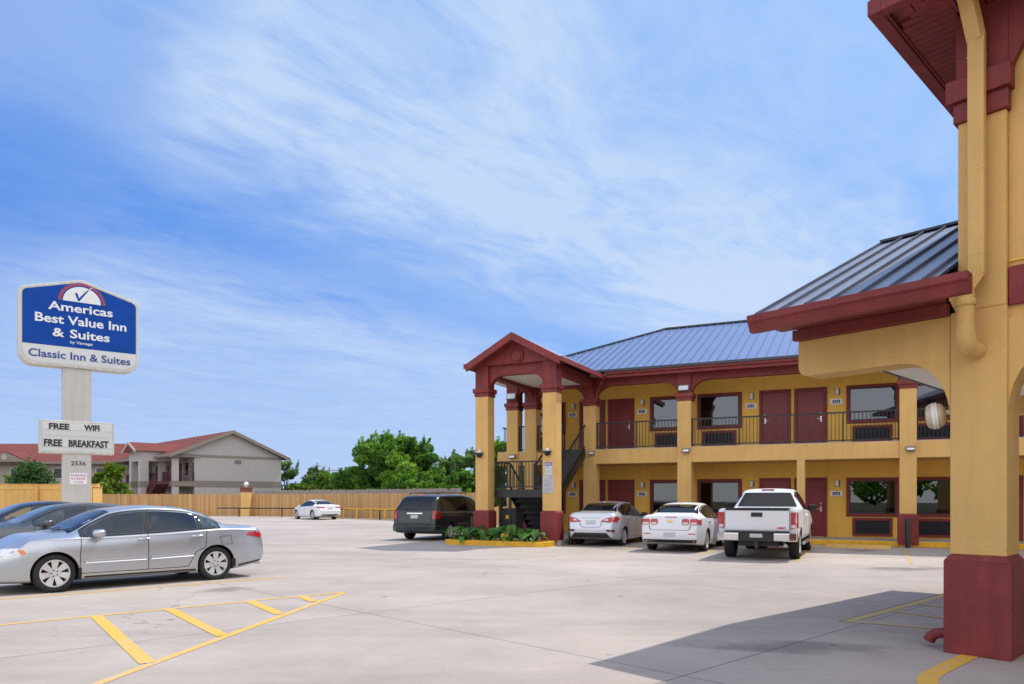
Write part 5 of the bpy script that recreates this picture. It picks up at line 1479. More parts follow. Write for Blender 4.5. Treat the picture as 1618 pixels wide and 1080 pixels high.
    def side_glass(s, spans, mat='car_glass', trim=True):
        for md in 'LR':
            for a, b in spans: s.panel(md, s.glass_span(a, b), M[mat], 'side_window', off=.006)
            for (a, b), (c, d) in zip(spans, spans[1:]): s.panel(md, s.glass_span(b - .01, c + .01), M['dark'], 'window_pillar', off=.003)
            a, b = spans[0][0], spans[-1][1]
            if trim:
                o = s.glass_span(a, b, .02, .012); s.strip(md, o, .022, M['black'], 'window_trim', off=.004, closed=True)
    def top_glass(s, xa, xb, name, mar=.05, mat='car_glass'):
        n = 12; P = []
        for i in range(n + 1):
            x = xa + (xb - xa) * i / n; P.append((x, s.C['plan'](x) * s.w * s.C['wtop'](x) * s.gw(x) - mar))
        s.panel('T', [(x, y) for x, y in P] + [(x, -y) for x, y in P[::-1]], M[mat], name, off=.004, step=.09)
    def gw(s, x): return 1.02
    def wheels(s, style='spoke', spokes=7, track=None, rim=.70, holes=False):
        tr = track or s.w - s.ww / 2 - .025
        for ax in s.axles:
            for sd in (1, -1):
                R = Matrix.Translation((ax, sd * tr, s.wr)) @ Matrix.Rotation(-sd * pi / 2, 4, 'X')
                w2 = s.ww / 2; r = s.wr; ri = r * rim
                m = MB(); m.lathe([(ri * .9, -w2), (r * .94, -w2 * .96), (r, -w2 * .72), (r, w2 * .72), (r * .97, w2 * .92), (r * .90, w2), (ri * 1.06, w2 * .96), (ri, w2 * .86), (ri * .97, -w2 * .4)], R, 40)
                wh = m.build('wheel', M['rubber'], s.root, smooth=50)
                m = MB(); m.lathe([(ri * .98, w2 * .80), (ri * 1.02, w2 * .93), (ri * .93, w2 * .93), (ri * .90, w2 * .35), (ri * .88, -w2 * .2)], R, 40)
                if style == 'spoke':
                    m.lathe([(0, w2 * .72), (ri * .20, w2 * .72), (ri * .25, w2 * .60), (ri * .25, w2 * .3)], R, 20)
                    for i in range(spokes):
                        a = 2 * pi * i / spokes + .2; ca, sa = cos(a), sin(a)
                        def pt(rr, t, h): return R @ Vector((rr * ca - t * sa, rr * sa + t * ca, h))
                        t0, t1 = ri * .13, ri * (.26 if spokes <= 7 else .13)
                        vs = [pt(ri * .18, -t0, w2 * .66), pt(ri * .18, t0, w2 * .66), pt(ri * .93, t1, w2 * .84), pt(ri * .93, -t1, w2 * .84),
                              pt(ri * .18, -t0, w2 * .3), pt(ri * .18, t0, w2 * .3), pt(ri * .93, t1, w2 * .5), pt(ri * .93, -t1, w2 * .5)]
                        m.add(vs, [(0, 1, 2, 3), (0, 4, 5, 1), (1, 5, 6, 2), (2, 6, 7, 3), (3, 7, 4, 0)])
                else:
                    m.lathe([(0, w2 * .8), (ri * .3, w2 * .8), (ri * .45, w2 * .6), (ri * .85, w2 * .7), (ri * .95, w2 * .9)], R, 28)
                m.build('rim', M['alloy'], wh, smooth=35)
                m = MB(); m.lathe([(0, w2 * .2), (ri * .92, w2 * .2)], R, 28); m.build('brake_disc', M['dark'], wh)
                if style == 'spoke':
                    m = MB()
                    for i in range(5):
                        a = 2 * pi * i / 5; m.lathe([(0, w2 * .69), (ri * .045, w2 * .69), (ri * .045, w2 * .6)], R @ Matrix.Translation((ri * .22 * cos(a), ri * .22 * sin(a), .012)), 8)
                    m.build('lug_nut', M['dark'], wh)
    def seats(s):
        b = s.p['belt']
        for x, ys in ((-.42, (-.38, .38)), (-1.12, (-.42, .42))):
            for y in ys:
                m = MB(); m.frust((x - .07, x + .07, y - .22, y + .22, b - .12), (x - .14, x - .02, y - .19, y + .19, b + .17)); st = m.build('seat', M['seat_cloth'], s.root, bevel=.04)
                if x > -.5:
                    m = MB(); m.frust((x - .18, x - .09, y - .12, y + .12, b + .20), (x - .20, x - .12, y - .10, y + .10, b + .36)); m.build('headrest', M['seat_cloth'], st, bevel=.03)
        m = MB(); m.lathe([(.17, -.012), (.185, 0), (.17, .012), (.155, 0), (.17, -.012)], Matrix.Translation((.40, .38, b + .02)) @ Matrix.Rotation(radians(65), 4, 'Y'), 24); m.build('steering_wheel', M['plastic'], s.root, smooth=60)
    def mirror(s, x, z, y, mat, size=(.11, .10, .075)):
        for sd in (1, -1):
            m = MB(); R = Matrix.Translation((x, sd * (y + .13), z)) @ Matrix.Diagonal((*[size[0], size[1] * 1.15, size[2], 1][:3], 1))
            m.lathe([(0, -1), (.55, -.92), (.9, -.55), (1, -.1), (1, .35), (.85, .75), (.5, .95), (0, 1)], R, 20)
            mr = m.build('mirror', mat, s.root, smooth=60)
            m = MB(); m.bar((x + .02, sd * (y - .04), z - .05), (x, sd * (y + .10), z - .03), .05, .035); m.build('mirror_arm', M['plastic'], mr)
    def handle(s, x, z, mat, ln=.19):
        for sd, md in ((1, 'L'), (-1, 'R')):
            p, n = s.hit(md, x, z); m = MB()
            a, _ = s.hit(md, x - ln / 2, z); b, _ = s.hit(md, x + ln / 2, z); o = n * .028
            m.tube([a, a + o * .9, a.lerp(b, .15) + o, a.lerp(b, .5) + o * 1.15, a.lerp(b, .85) + o, b + o * .9, b], [.016, .017, .019, .02, .019, .017, .016], 8)
            m.build('door_handle', mat, s.root, smooth=60)
    def seams(s, doors, lo=.30):
        """shut lines round the doors"""
        for md in 'LR':
            for line in doors: s.strip(md, line, .011, M['dark'], 'door_seam', off=.003)
    def place(s, x, y, hx, hy):
        s.root.location = (x, y, 0); s.root.rotation_euler = (0, 0, atan2(hy, hx))

def sedan(name, label, group, paint, xr, xf, h, w, trunk, belt, cowl_z, hood, axles, wheel, rg, rr, rf, cw, tail=.0, roofw=.66, nose=.66, rear_plan=.84, see=()):
    """curves of a three-box car: xr/xf ends, rg rear glass base, rr/rf roof ends, cw cowl"""
    mid = (rr + rf) / 2
    top = [(xr, .62), (xr + .03, .70), (xr + .07 + tail * .3, trunk - .16), (xr + .11 + tail, trunk - .02), (xr + .19 + tail, trunk), (rg, trunk + .035), (rg + (rr - rg) * .5, (trunk + h) / 2 + .05), (rr, h - .045), (mid, h), (rf, h - .055),
           (cw - (cw - rf) * .5, (h - .05 + cowl_z) / 2 + .02), (cw, cowl_z), (cw + (xf - cw) * .4, cowl_z - .05), (xf - .42, hood), (xf - .16, hood - .14), (xf - .05, .62), (xf, .55)]
    bl = [(xr, .59), (xr + .07, trunk - .22), (xr + .19 + tail, trunk - .085), (rg, belt + .055), (mid, belt), (cw - .3, belt - .03), (cw, belt - .03), (cw + (xf - cw) * .45, cowl_z - .13), (xf - .42, hood - .12), (xf - .16, hood - .23), (xf - .05, .56), (xf, .53)]
    bot = [(xr, .40), (xr + .06, .32), (xr + .3, .25), (xr + .9, .185), (xf - .8, .18), (xf - .2, .19), (xf - .04, .26), (xf, .36)]
    plan = [(xr, rear_plan - .03), (xr + .05, rear_plan + .03), (xr + .16, rear_plan + .085), (xr + .5, .985), (xr + 1.0, 1), (xf - 1.0, 1), (xf - .55, .96), (xf - .25, .86), (xf - .08, nose + .08), (xf, nose - .06)]
    wb = [(xr, .97), (rg, .955), (mid, .945), (cw, .94), (xf, .96)]
    wt = [(xr, .90), (xr + .3, .86), (rg, roofw + .13), (rg + (rr - rg) * .6, roofw + .02), (rr, roofw), (rf, roofw - .01), (rf + (cw - rf) * .5, roofw + .08), (cw, .80), (cw + .5, .76), (xf, .8)]
    rl = [(xr, .7), (rg, .62), (rg + (rr - rg) * .6, .80), (rr, .86), (rf, .86), (rf + (cw - rf) * .5, .78), (cw, .55), (xf, .6)]
    c = Car(name, label, group, dict(top=top, belt=bl, bot=bot, plan=plan, wbelt=wb, wtop=wt, rail=rl, crease=[(xr, 0), (xf, 1)]), paint, axles, wheel, w)
    c.p = dict(xr=xr, xf=xf, rg=rg, rr=rr, rf=rf, cw=cw, belt=belt, trunk=trunk, h=h)
    c.build_body(prisms=[c.glass_span(a + .02, b - .02, .05, .05) for a, b in see])
    if see: c.seats()
    return c
def mirrored(polys): return polys + [[(-y, z) for y, z in p][::-1] for p in polys]
def plate(c, z0, z1, x_, w=.155, off=.014):
    return c.panel('B', [(-w, z0), (w, z0), (w, z1), (-w, z1)], M['plate'], 'number_plate', off=off)
def std_doors(c, f0, b, r0, lo, rarch):
    """front door f0..b, rear door b..r0"""
    B = c.C['belt']
    return [[(f0, lo), (f0, .62), (f0 - .03, B(f0) + .0)], [(b, lo), (b, B(b) + .02)], [(r0 + .25, lo), (r0 + .16, lo + .02), (r0 + .02, lo + .28), (r0 - .16, .66), (r0 - .2, B(r0 - .2))], [(r0 + .25, lo), (b, lo), (f0, lo)]]

# --- silver sedan, nearest (heading to the lower left)
def silver_sedan():
    c = sedan('parked_car', 'silver four door sedan nearest on the left, front cut off by the frame', 'cars parked by the sign', M['p_silver'], -2.47, 2.37, 1.476, .925, 1.045, .945, 1.02, .86,
              (-1.40, 1.40), (.328, .225), -1.72, -.86, .36, 1.22, tail=.02, roofw=.655, see=[(-1.06, -.16), (-.08, .90)])
    c.side_glass([(-1.50, -1.12), (-1.09, -.16), (-.08, 1.00)], 'car_pane')
    c.top_glass(.46, 1.17, 'windscreen'); c.top_glass(-1.62, -.95, 'rear_window')
    c.wheels('spoke', 7, rim=.70)
    c.mirror(.74, .99, .86, M['p_silver'])
    c.handle(.07 - .12, .86, M['chrome']); c.handle(-1.03, .88, M['chrome'])
    c.seams(std_doors(c, 1.02, -.12, -1.02, .30, .4))
    for md in 'LR':
        c.strip(md, [(.95, .50), (-.08, .51)], .05, M['p_silver'], 'side_moulding', off=.016); c.strip(md, [(-.16, .51), (-.95, .53)], .05, M['p_silver'], 'side_moulding', off=.016)
        c.strip(md, [(1.0, .525), (-.08, .537)], .010, M['chrome'], 'moulding_chrome', off=.019); c.strip(md, [(-.16, .538), (-.95, .557)], .010, M['chrome'], 'moulding_chrome', off=.019)
        c.panel(md, [(-2.35, .80), (-2.02, .86), (-2.08, .93), (-2.38, .90)], M['lamp_red'], 'tail_light', off=.01)
        c.panel(md, [(1.86, .66), (2.02, .60), (2.20, .60), (2.26, .68), (2.1, .76), (1.92, .77)], M['lamp_clear'], 'headlight', off=.008)
        c.panel(md, [(1.82, .69), (1.88, .655), (1.94, .745), (1.86, .745)], M['lamp_amber'], 'indicator', off=.012)
        c.panel(md, [(-2.35, .325), (-1.86, .255), (-1.86, .285), (-2.37, .36)], M['plastic'], 'bumper_lip', off=.008)
        c.panel(md, [(-1.80, .26), (-1.72, .22), (-1.73, .42), (-1.79, .40)], M['rubber'], 'mud_flap', off=.012, skirt=.03)
        c.panel(md, [(.99, .20), (1.05, .20), (1.04, .40), (1.0, .40)], M['rubber'], 'mud_flap', off=.012, skirt=.03)
        c.strip(md, [(.95, .235), (-1.0, .235)], .03, M['plastic'], 'sill_strip', off=.004)
        c.strip(md, [(-1.72, .70), (-1.50, .70), (-1.48, .86), (-1.70, .86), (-1.72, .70)], .008, M['dark'], 'fuel_flap', off=.003)
    c.panel('B', mirrored([[(.44, .83), (.86, .83), (.9, .95), (.50, .95)]]), M['lamp_red'], 'tail_light', off=.010)
    plate(c, .70, .83, 0)
    m = MB(); m.tube([(-2.51, -.5, .27), (-2.38, -.5, .27)], .035, 10); m.tube([(-2.51, .5, .27), (-2.38, .5, .27)], .035, 10); m.build('exhaust', M['steel'], c.root)
    m = MB(); m.prism([(-.85, 1.43), (-.72, 1.435), (-.83, 1.49)], 'xz', -.012, .012); m.build('aerial_fin', M['p_silver'], c.root)
    m = MB()
    for sd in (.15, -.45): m.bar((1.26, sd, 1.03), (1.12, sd + .5, 1.075), .02, .015)
    m.build('wiper', M['plastic'], c.root)
    c.place(-7.45, 14.48, -.70, -.714)
silver_sedan()

def grey_sedan():
    c = sedan('parked_car', 'graphite grey sedan in the middle of the left row, tan mirror showing', 'cars parked by the sign', M['p_grey'], -2.50, 2.38, 1.50, .92, 1.06, .97, 1.05, .88,
              (-1.40, 1.40), (.335, .225), -1.75, -.92, .34, 1.28, tail=.02, roofw=.65, see=[(-1.06, -.14), (-.06, .92)])
    c.side_glass([(-1.5, -1.1), (-1.06, -.14), (-.06, 1.02)], 'car_pane_light'); c.top_glass(.42, 1.22, 'windscreen', mat='car_glass_clear'); c.top_glass(-1.65, -1.0, 'rear_window')
    c.wheels('spoke', 10); c.mirror(.74, 1.03, .86, M['p_grey']); c.handle(-.05, .89, M['p_grey']); c.handle(-1.0, .91, M['p_grey'])
    c.seams(std_doors(c, 1.02, -.10, -1.02, .30, .4))
    for md in 'LR':
        c.panel(md, [(1.86, .68), (2.02, .62), (2.20, .62), (2.26, .70), (2.1, .78), (1.92, .79)], M['lamp_clear'], 'headlight', off=.008)
        c.panel(md, [(-2.38, .80), (-2.05, .86), (-2.1, .94), (-2.42, .91)], M['lamp_red'], 'tail_light', off=.01)
    c.place(-11.0, 18.8, -.70, -.714)
    c = sedan('parked_car', 'dark blue sedan farthest back in the left row', 'cars parked by the sign', M['p_blue'], -2.45, 2.32, 1.53, .91, 1.07, .99, 1.06, .90,
              (-1.38, 1.38), (.335, .215), -1.75, -.92, .34, 1.26, tail=.02, roofw=.66, see=[(-1.06, -.12), (-.04, .92)])
    c.side_glass([(-1.5, -1.1), (-1.06, -.12), (-.04, 1.02)], 'car_pane_light'); c.top_glass(.42, 1.20, 'windscreen', mat='car_glass_clear'); c.top_glass(-1.65, -1.0, 'rear_window')
    c.wheels('spoke', 10); c.mirror(.74, 1.05, .85, M['p_blue']); c.handle(-.05, .9, M['p_blue']); c.handle(-1.0, .92, M['p_blue'])
    c.seams(std_doors(c, 1.02, -.08, -1.02, .30, .4))
    for md in 'LR': c.panel(md, [(-2.34, .80), (-2.05, .86), (-2.1, .94), (-2.36, .91)], M['lamp_red'], 'tail_light', off=.01)
    c.place(-13.15, 20.85, -.70, -.714)
grey_sedan()

# --- white sedan far by the fence
def far_sedan():
    c = sedan('parked_car', 'small looking white sedan parked alone by the cedar fence', None, M['p_white'], -2.55, 2.40, 1.46, .94, 1.08, .96, 1.0, .84,
              (-1.45, 1.46), (.35, .24), -1.75, -.8, .30, 1.2, tail=.03, roofw=.64)
    c.side_glass([(-1.45, -1.05), (-1.0, -.16), (-.08, .98)]); c.top_glass(.42, 1.14, 'windscreen'); c.top_glass(-1.70, -.85, 'rear_window')
    c.wheels('spoke', 5); c.mirror(.74, .99, .86, M['p_white'], (.09, .09, .065)); c.handle(-.05, .86, M['p_white']); c.handle(-1.0, .88, M['p_white'])
    c.panel('B', mirrored([[(.40, .88), (.84, .86), (.90, .97), (.42, .95)]]), M['lamp_red'], 'tail_light', off=.012)
    for md in 'LR': c.panel(md, [(-2.42, .86), (-2.12, .90), (-2.15, .95), (-2.42, .95)], M['lamp_red'], 'tail_light', off=.01)
    c.panel('B', [(-.62, .40), (.62, .40), (.72, .30), (-.72, .30)], M['plastic'], 'rear_diffuser', off=.012); plate(c, .78, .90, 0, .2)
    c.strip('B', [(-.38, .95), (.38, .95)], .03, M['chrome'], 'boot_strip', off=.012)
    c.panel('B', [(-.80, .58), (.80, .58), (.80, .60), (-.80, .60)], M['dark'], 'bumper_seam', off=.004)
    m = MB(); m.tube([(-2.62, .5, .34), (-2.5, .5, .34)], .05, 10); m.tube([(-2.62, -.5, .34), (-2.5, -.5, .34)], .05, 10); m.build('exhaust', M['chrome'], c.root)
    c.seams(std_doors(c, 1.0, -.12, -1.02, .30, .4))
    c.place(-14.9, 57.2, -.63, .777)
far_sedan()

# --- pale silver sedan by the portico
def pale_sedan():
    c = sedan('parked_car', 'pale silver sedan with black lower bumper parked next to the portico', 'cars nosed in to the motel', M['p_pale'], -2.37, 2.25, 1.50, .885, 1.13, .98, 1.03, .86,
              (-1.35, 1.35), (.316, .205), -1.70, -.90, .32, 1.2, tail=.03, roofw=.655, rear_plan=.83)
    c.side_glass([(-1.46, -1.08), (-1.04, -.16), (-.08, .98)]); c.top_glass(.42, 1.14, 'windscreen'); c.top_glass(-1.66, -.98, 'rear_window', mar=.04)
    c.wheels('spoke', 10); c.mirror(.72, 1.03, .83, M['plastic']); c.handle(-.05, .9, M['p_pale']); c.handle(-1.0, .93, M['p_pale'])
    c.panel('B', mirrored([[(.34, .83), (.60, .80), (.84, .81), (.86, .99), (.62, .97), (.50, .93)]]), M['lamp_red'], 'tail_light', off=.014)
    c.panel('B', mirrored([[(.46, .86), (.60, .86), (.60, .92), (.52, .91)]]), M['lamp_clear'], 'reversing_light', off=.019)
    for md in 'LR': c.panel(md, [(-2.24, .82), (-2.02, .86), (-1.92, .93), (-2.06, .98), (-2.26, .98)], M['lamp_red'], 'tail_light', off=.012)
    c.panel('B', [(-.56, .46), (.56, .46), (.68, .31), (-.68, .31)], M['plastic'], 'rear_diffuser', off=.014)
    c.panel('B', mirrored([[(.58, .50), (.80, .49), (.78, .57), (.54, .57)]]), M['plastic'], 'reflector_well', off=.010)
    c.panel('B', mirrored([[(.62, .515), (.76, .51), (.75, .535), (.62, .535)]]), M['lamp_red'], 'reflector', off=.016)
    c.strip('B', [(-.40, .88), (-.36, .70), (-.28, .645), (.28, .645), (.36, .70), (.40, .88)], .012, M['dark'], 'boot_seam', off=.004)
    plate(c, .74, .87, 0, .17)
    c.strip('B', [(-.34, .955), (.34, .955)], .028, M['chrome'], 'boot_strip', off=.012)
    c.seams(std_doors(c, 1.0, -.12, -1.0, .30, .4))
    m = MB(); m.prism([(-.92, 1.44), (-.78, 1.455), (-.90, 1.50)], 'xz', -.012, .012); m.build('aerial_fin', M['p_pale'], c.root)
    x, y = 3.04 + .432 * 1.35 * .98, 25.85 + .902 * 1.35 * .98
    c.place(x, y, .432, .902)
pale_sedan()

def white_sedan():
    c = sedan('parked_car', 'white sedan with square twin tail lights and gold badge', 'cars nosed in to the motel', M['p_white'], -2.44, 2.35, 1.47, .925, 1.11, .96, 1.03, .87,
              (-1.37, 1.37), (.335, .225), -1.74, -.86, .34, 1.2, tail=.02, roofw=.66, rear_plan=.86)
    c.side_glass([(-1.46, -1.08), (-1.04, -.16), (-.08, .98)]); c.top_glass(.44, 1.14, 'windscreen'); c.top_glass(-1.66, -.95, 'rear_window', mar=.04)
    c.wheels('spoke', 10); c.mirror(.72, 1.01, .86, M['plastic']); c.handle(-.05, .88, M['p_white']); c.handle(-1.0, .91, M['p_white'])
    def sq(a, b, z0, z1, r=.03): return [(a + r, z0), (b - r, z0), (b, z0 + r), (b, z1 - r), (b - r, z1), (a + r, z1), (a, z1 - r), (a, z0 + r)]
    c.panel('B', mirrored([sq(.36, .575, .82, .99), sq(.60, .84, .82, .99)]), M['lamp_red'], 'tail_light', off=.018)
    c.panel('B', mirrored([sq(.39, .55, .835, .885, .01), sq(.63, .80, .835, .885, .01)]), M['lamp_clear'], 'reversing_light', off=.023)
    for md in 'LR': c.panel(md, [(-2.31, .82), (-2.16, .82), (-2.14, .97), (-2.32, .97)], M['lamp_red'], 'tail_light', off=.014)
    c.panel('B', [(-.80, .385), (.80, .385), (.76, .30), (-.76, .30)], M['plastic'], 'rear_diffuser', off=.012)
    c.panel('B', mirrored([[(.56, .545), (.76, .545), (.76, .57), (.56, .57)]]), M['lamp_red'], 'reflector', off=.012)
    c.strip('B', [(-.62, .80), (-.60, .70), (-.54, .665), (.54, .665), (.60, .70), (.62, .80)], .012, M['dark'], 'boot_seam', off=.004)
    plate(c, .47, .60, 0, .17); c.panel('B', [(-.20, 1.035), (.16, 1.035), (.16, 1.055), (-.20, 1.055)], M['lamp_red'], 'brake_light', off=.010)
    c.panel('B', [(-.085, .905), (-.03, .905), (-.03, .89), (.03, .89), (.03, .905), (.085, .905), (.085, .935), (.03, .935), (.03, .95), (-.03, .95), (-.03, .935), (-.085, .935)], M['gold'], 'bow_tie_badge', off=.014)
    c.seams(std_doors(c, 1.0, -.12, -1.0, .30, .4))
    m = MB(); m.prism([(-.88, 1.415), (-.74, 1.43), (-.86, 1.475)], 'xz', -.012, .012); m.build('aerial_fin', M['p_white'], c.root)
    c.place(5.10 + .432 * 1.37, 23.2 + .902 * 1.37, .432, .902)
white_sedan()

# --- white pickup
def pickup():
    top = [(-2.92, 1.30), (-2.90, 1.335), (-2.0, 1.34), (-1.0, 1.34), (-.93, 1.345), (-.88, 1.42), (-.66, 1.80), (-.50, 1.865), (.0, 1.89), (.55, 1.88), (.85, 1.80), (1.2, 1.55), (1.52, 1.30), (2.1, 1.24), (2.55, 1.14), (2.70, .98), (2.76, .80)]
    bl = [(-2.92, 1.27), (-2.9, 1.30), (-1.0, 1.31), (-.88, 1.30), (.0, 1.27), (1.2, 1.24), (1.52, 1.22), (2.1, 1.12), (2.55, 1.0), (2.70, .86), (2.76, .74)]
    bot = [(-2.92, .56), (-2.6, .54), (-1.0, .46), (2.4, .46), (2.7, .5), (2.76, .56)]
    plan = [(-2.92, .975), (-2.85, .99), (-2.5, 1), (2.0, 1), (2.5, .95), (2.7, .86), (2.76, .78)]
    wb = [(-2.92, .985), (-1.0, .985), (-.88, .97), (1.5, .95), (2.76, .95)]
    wt = [(-2.92, .95), (-1.0, .95), (-.93, .90), (-.86, .80), (-.62, .70), (.6, .69), (1.1, .77), (1.52, .84), (2.76, .8)]
    rl = [(-2.92, .8), (-1.0, .8), (-.86, .75), (-.62, .86), (.6, .86), (1.2, .78), (1.52, .6), (2.76, .6)]
    c = Car('pickup_truck', 'white pickup with red corner lights and chrome step bumper', 'cars nosed in to the motel', dict(top=top, belt=bl, bot=bot, plan=plan, wbelt=wb, wtop=wt, rail=rl, crease=[(-3, 1), (3, 1)]), M['p_white'], (-1.83, 1.83), (.395, .265), .985)
    c.extra = tuple(-.98 + .02 * i for i in range(24))
    c.build_body(cuts=[(-2.84, -1.02, -.76, .76, .78, 1.6)], arch=.46)
    c.side_glass([(-.70, -.22), (-.17, 1.15)]); c.top_glass(.92, 1.46, 'windscreen')
    c.panel('B', [(-.80, 1.37), (.80, 1.37), (.615, 1.76), (-.615, 1.76)], M['car_glass'], 'rear_window', off=.004)
    c.wheels('spoke', 6, rim=.62)
    for sd in (1, -1):
        m = MB(); m.box(.80, .92, sd * 1.06 - .10, sd * 1.06 + .10, 1.22, 1.42); mr = m.build('mirror', M['black'], c.root, bevel=.03)
        m = MB(); m.bar((.88, sd * .90, 1.27), (.88, sd * 1.0, 1.29), .06, .05); m.build('mirror_arm', M['plastic'], mr)
    c.handle(-.02, 1.12, M['p_white'], .22); c.handle(-.38, 1.12, M['p_white'], .18)
    c.seams([[(1.12, .56), (1.12, 1.2)], [(-.20, .56), (-.20, 1.27)], [(-.74, .9), (-.74, 1.29)], [(1.12, .56), (-.74, .56)], [(-.95, .52), (-.95, 1.32)]])
    # tailgate: slab with cap, handle, lettering
    m = MB(); m.box(-2.965, -2.90, -.795, .795, .77, 1.335); tg = m.build('tailgate', M['p_white'], c.root, bevel=.018)
    m = MB(); m.box(-2.97, -2.89, -.79, .79, 1.3355, 1.36); m.box(-2.972, -2.9655, -.78, .78, 1.29, 1.335); m.build('tailgate_cap', M['plastic'], tg)
    m = MB(); m.box(-2.985, -2.9655, -.14, .14, 1.13, 1.24); m.build('tailgate_handle', M['black'], tg, bevel=.015)
    me = text_mesh('GMC', plane_frame((-2.9662, -.60, .825), (0, -1, 0), (0, 0, 1)), width=.21, height=.05, bold=.03, depth=.008); obj('maker_lettering', me, M['badge_red'], tg)
    m = MB(); m.box(-2.955, -2.88, -.80, -.7965, .78, 1.33); m.box(-2.955, -2.88, .7965, .80, .78, 1.33); m.build('tailgate_seam', M['dark'], tg)
    for sd in (1, -1):
        pl = [(sd * .825, .83), (sd * .975, .85), (sd * .97, 1.24), (sd * .825, 1.25)]
        if sd < 0: pl = pl[::-1]
        c.panel('B', pl, M['lamp_red'], 'tail_light', off=.03, skirt=.03)
        p2 = [(sd * .84, .85), (sd * .955, .86), (sd * .955, .93), (sd * .84, .93)]
        if sd < 0: p2 = p2[::-1]
        c.panel('B', p2, M['lamp_clear'], 'reversing_light', off=.035, skirt=.01)
        c.panel('L' if sd > 0 else 'R', [(-2.90, .85), (-2.80, .86), (-2.80, 1.24), (-2.90, 1.24)], M['lamp_red'], 'tail_light', off=.012)
        m = MB(); m.prism([(-3.10, sd * .42), (-3.09, sd * .80), (-3.0, sd * .985), (-2.80, sd * .99), (-2.80, sd * .42)], 'xy', .51, .72); m.build('bumper_corner', M['chrome'], c.root, bevel=.025)
        m = MB(); m.tube([(-1.30, sd * 1.0, .40), (.95, sd * 1.0, .40)], .05, 10); m.build('side_step', M['chrome'], c.root, smooth=50)
    m = MB(); m.box(-3.09, -2.86, -.419, .419, .50, .715); m.box(-3.085, -2.92, -.80, .80, .7205, .755); bp_ = m.build('bumper_step', M['plastic'], c.root, bevel=.02)
    m = MB(); m.box(-3.105, -3.0905, -.155, .155, .60, .70); m.build('number_plate', M['plate'], bp_, bevel=.012)
    m = MB(); m.box(-3.10, -2.8, -.06, .06, .40, .499); m.build('tow_hitch', M['black'], bp_)
    m = MB(); m.tube([(-2.6, -.62, .42), (-2.95, -.70, .40)], .045, 10); m.build('exhaust', M['steel'], c.root)
    m = MB(); m.box(-2.7, 2.2, -.5, .5, .36, .55); m.build('chassis', M['black'], c.root)
    m = MB(); m.tube([(-1.83, -.85, .395), (-1.83, .85, .395)], .07, 8); m.lathe([(0, -.16), (.13, -.12), (.16, 0), (.13, .12), (0, .16)], Matrix.Translation((-1.83, 0, .395)) @ Matrix.Rotation(pi / 2, 4, 'X'), 14); m.build('rear_axle', M['black'], c.root)
    m = MB(); m.box(-.63, -.54, -.17, .17, 1.825, 1.862); m.build('brake_light', M['lamp_red'], c.root, bevel=.01)
    c.place(6.78 + .432 * 1.83, 20.4 + .902 * 1.83, .432, .902)
pickup()

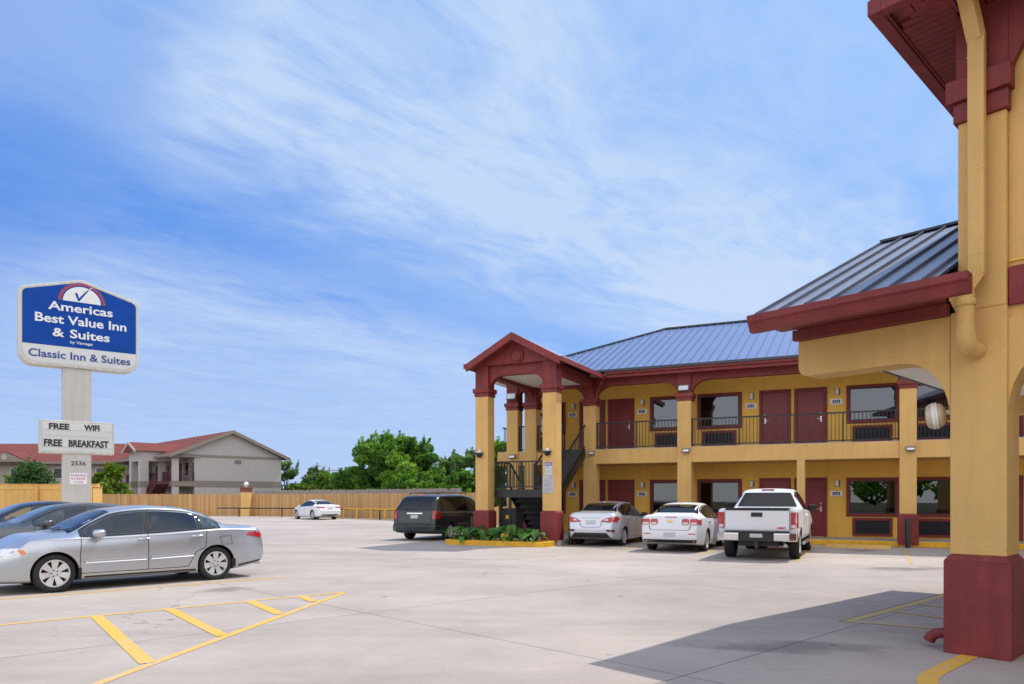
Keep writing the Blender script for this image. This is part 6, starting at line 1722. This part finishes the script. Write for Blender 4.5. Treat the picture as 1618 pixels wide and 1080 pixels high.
# --- dark green minivan
def minivan():
    top = [(-2.55, .66), (-2.53, .80), (-2.49, 1.02), (-2.43, 1.18), (-2.25, 1.50), (-2.10, 1.66), (-1.92, 1.72), (-1.2, 1.755), (-.2, 1.765), (.5, 1.72), (.8, 1.65), (1.25, 1.38), (1.75, 1.08), (2.15, .95), (2.4, .78), (2.5, .60)]
    bl = [(-2.55, .62), (-2.53, .76), (-2.49, .98), (-2.43, 1.09), (-2.25, 1.12), (-1.9, 1.115), (0, 1.08), (1.25, 1.03), (1.75, 1.0), (2.15, .84), (2.4, .68), (2.5, .56)]
    bot = [(-2.55, .36), (-2.45, .30), (-2.0, .24), (2.2, .22), (2.4, .26), (2.5, .36)]
    plan = [(-2.55, .90), (-2.5, .94), (-2.35, .975), (-1.8, 1), (1.4, 1), (2.0, .94), (2.35, .80), (2.5, .62)]
    wb = [(-2.55, .98), (-2, .965), (1.5, .95), (2.5, .96)]
    wt = [(-2.55, .95), (-2.43, .92), (-2.2, .82), (-1.9, .775), (.6, .755), (1.25, .80), (1.75, .84), (2.5, .8)]
    rl = [(-2.55, .7), (-2.43, .6), (-2.15, .80), (-1.9, .87), (.6, .87), (1.25, .78), (1.75, .55), (2.5, .6)]
    c = Car('minivan', 'dark green minivan with roof rack parked left of the portico', None, dict(top=top, belt=bl, bot=bot, plan=plan, wbelt=wb, wtop=wt, rail=rl, crease=[(-3, 1), (3, 1)]), M['p_green'], (-1.46, 1.57), (.335, .22), .985)
    c.build_body()
    c.side_glass([(-2.02, -.95), (-.90, .08), (.16, 1.42)]); c.top_glass(.92, 1.68, 'windscreen')
    c.panel('B', [(-.86, 1.14), (.86, 1.14), (.80, 1.30), (.70, 1.62), (.60, 1.665), (-.60, 1.665), (-.70, 1.62), (-.80, 1.30)], M['car_glass'], 'rear_window', off=.005)
    c.wheels('disc', rim=.66)
    c.mirror(1.12, 1.10, .93, M['p_green'], (.10, .11, .085)); c.handle(.30, .98, M['p_green']); c.handle(-.05, .98, M['p_green'])
    c.seams([[(1.30, .34), (1.30, 1.02)], [(.12, .34), (.12, 1.1)], [(-.93, .34), (-.93, 1.1)], [(1.3, .34), (-.93, .34)]])
    for sd, md in ((1, 'L'), (-1, 'R')):
        pl = [(sd * .76, .82), (sd * .96, .84), (sd * .95, 1.13), (sd * .78, 1.12)]
        c.panel('B', pl if sd > 0 else pl[::-1], M['lamp_red'], 'tail_light', off=.012)
        c.panel(md, [(-2.47, .82), (-2.22, .86), (-2.25, 1.10), (-2.42, 1.12)], M['lamp_red'], 'tail_light', off=.010)
        c.strip(md, [(1.3, .60), (-1.0, .60)], .05, M['p_green'], 'side_moulding', off=.016); c.strip(md, [(1.3, .618), (-1.0, .618)], .010, M['chrome'], 'moulding_chrome', off=.018)
        c.strip(md, [(1.5, 1.02), (-2.2, 1.08)], .018, M['steel'], 'belt_strip', off=.006)
        m = MB(); m.tube([(-1.9, sd * .62, 1.735), (-1.85, sd * .62, 1.79), (-1.2, sd * .62, 1.805), (0, sd * .62, 1.805), (.4, sd * .62, 1.79), (.5, sd * .62, 1.73)], .018, 8); m.build('roof_rail', M['plastic'], c.root, smooth=60)
    m = MB()
    for x in (-1.4, -.5): m.bar((x, -.62, 1.81), (x, .62, 1.81), .05, .025)
    m.build('roof_rack_bar', M['plastic'], c.root)
    # thick wrap-round bumper
    m = MB(); m.prism([(-2.68, -.72), (-2.55, -.95), (-2.2, -1.0), (-2.2, 1.0), (-2.55, .95), (-2.68, .72)], 'xy', .34, .60); m.build('rear_bumper', M['p_green'], c.root, bevel=.05)
    m = MB(); m.prism([(-2.665, -.70), (-2.55, -.90), (-2.45, -.92), (-2.45, .92), (-2.55, .90), (-2.665, .70)], 'xy', .6005, .615); m.build('bumper_step', M['plastic'], c.root)
    plate(c, .84, .97, 0, .16); c.panel('B', [(-.34, 1.005), (.34, 1.005), (.34, 1.045), (-.34, 1.045)], M['chrome'], 'tailgate_bar', off=.022)
    c.strip('B', [(-.80, 1.12), (-.74, .86), (-.72, .66), (.72, .66), (.74, .86), (.80, 1.12)], .012, M['dark'], 'tailgate_seam', off=.004)
    c.panel('B', [(-.16, 1.69), (.16, 1.69), (.16, 1.715), (-.16, 1.715)], M['lamp_red'], 'brake_light', off=.012)
    m = MB(); m.bar((-2.47, -.05, 1.16), (-2.44, .55, 1.19), .02, .02); m.build('rear_wiper', M['plastic'], c.root)
    hx, hy = .41, .912; rx, ry = -3.72, 28.3
    c.place(rx + hx * 2.62, ry + hy * 2.62, hx, hy)
minivan()
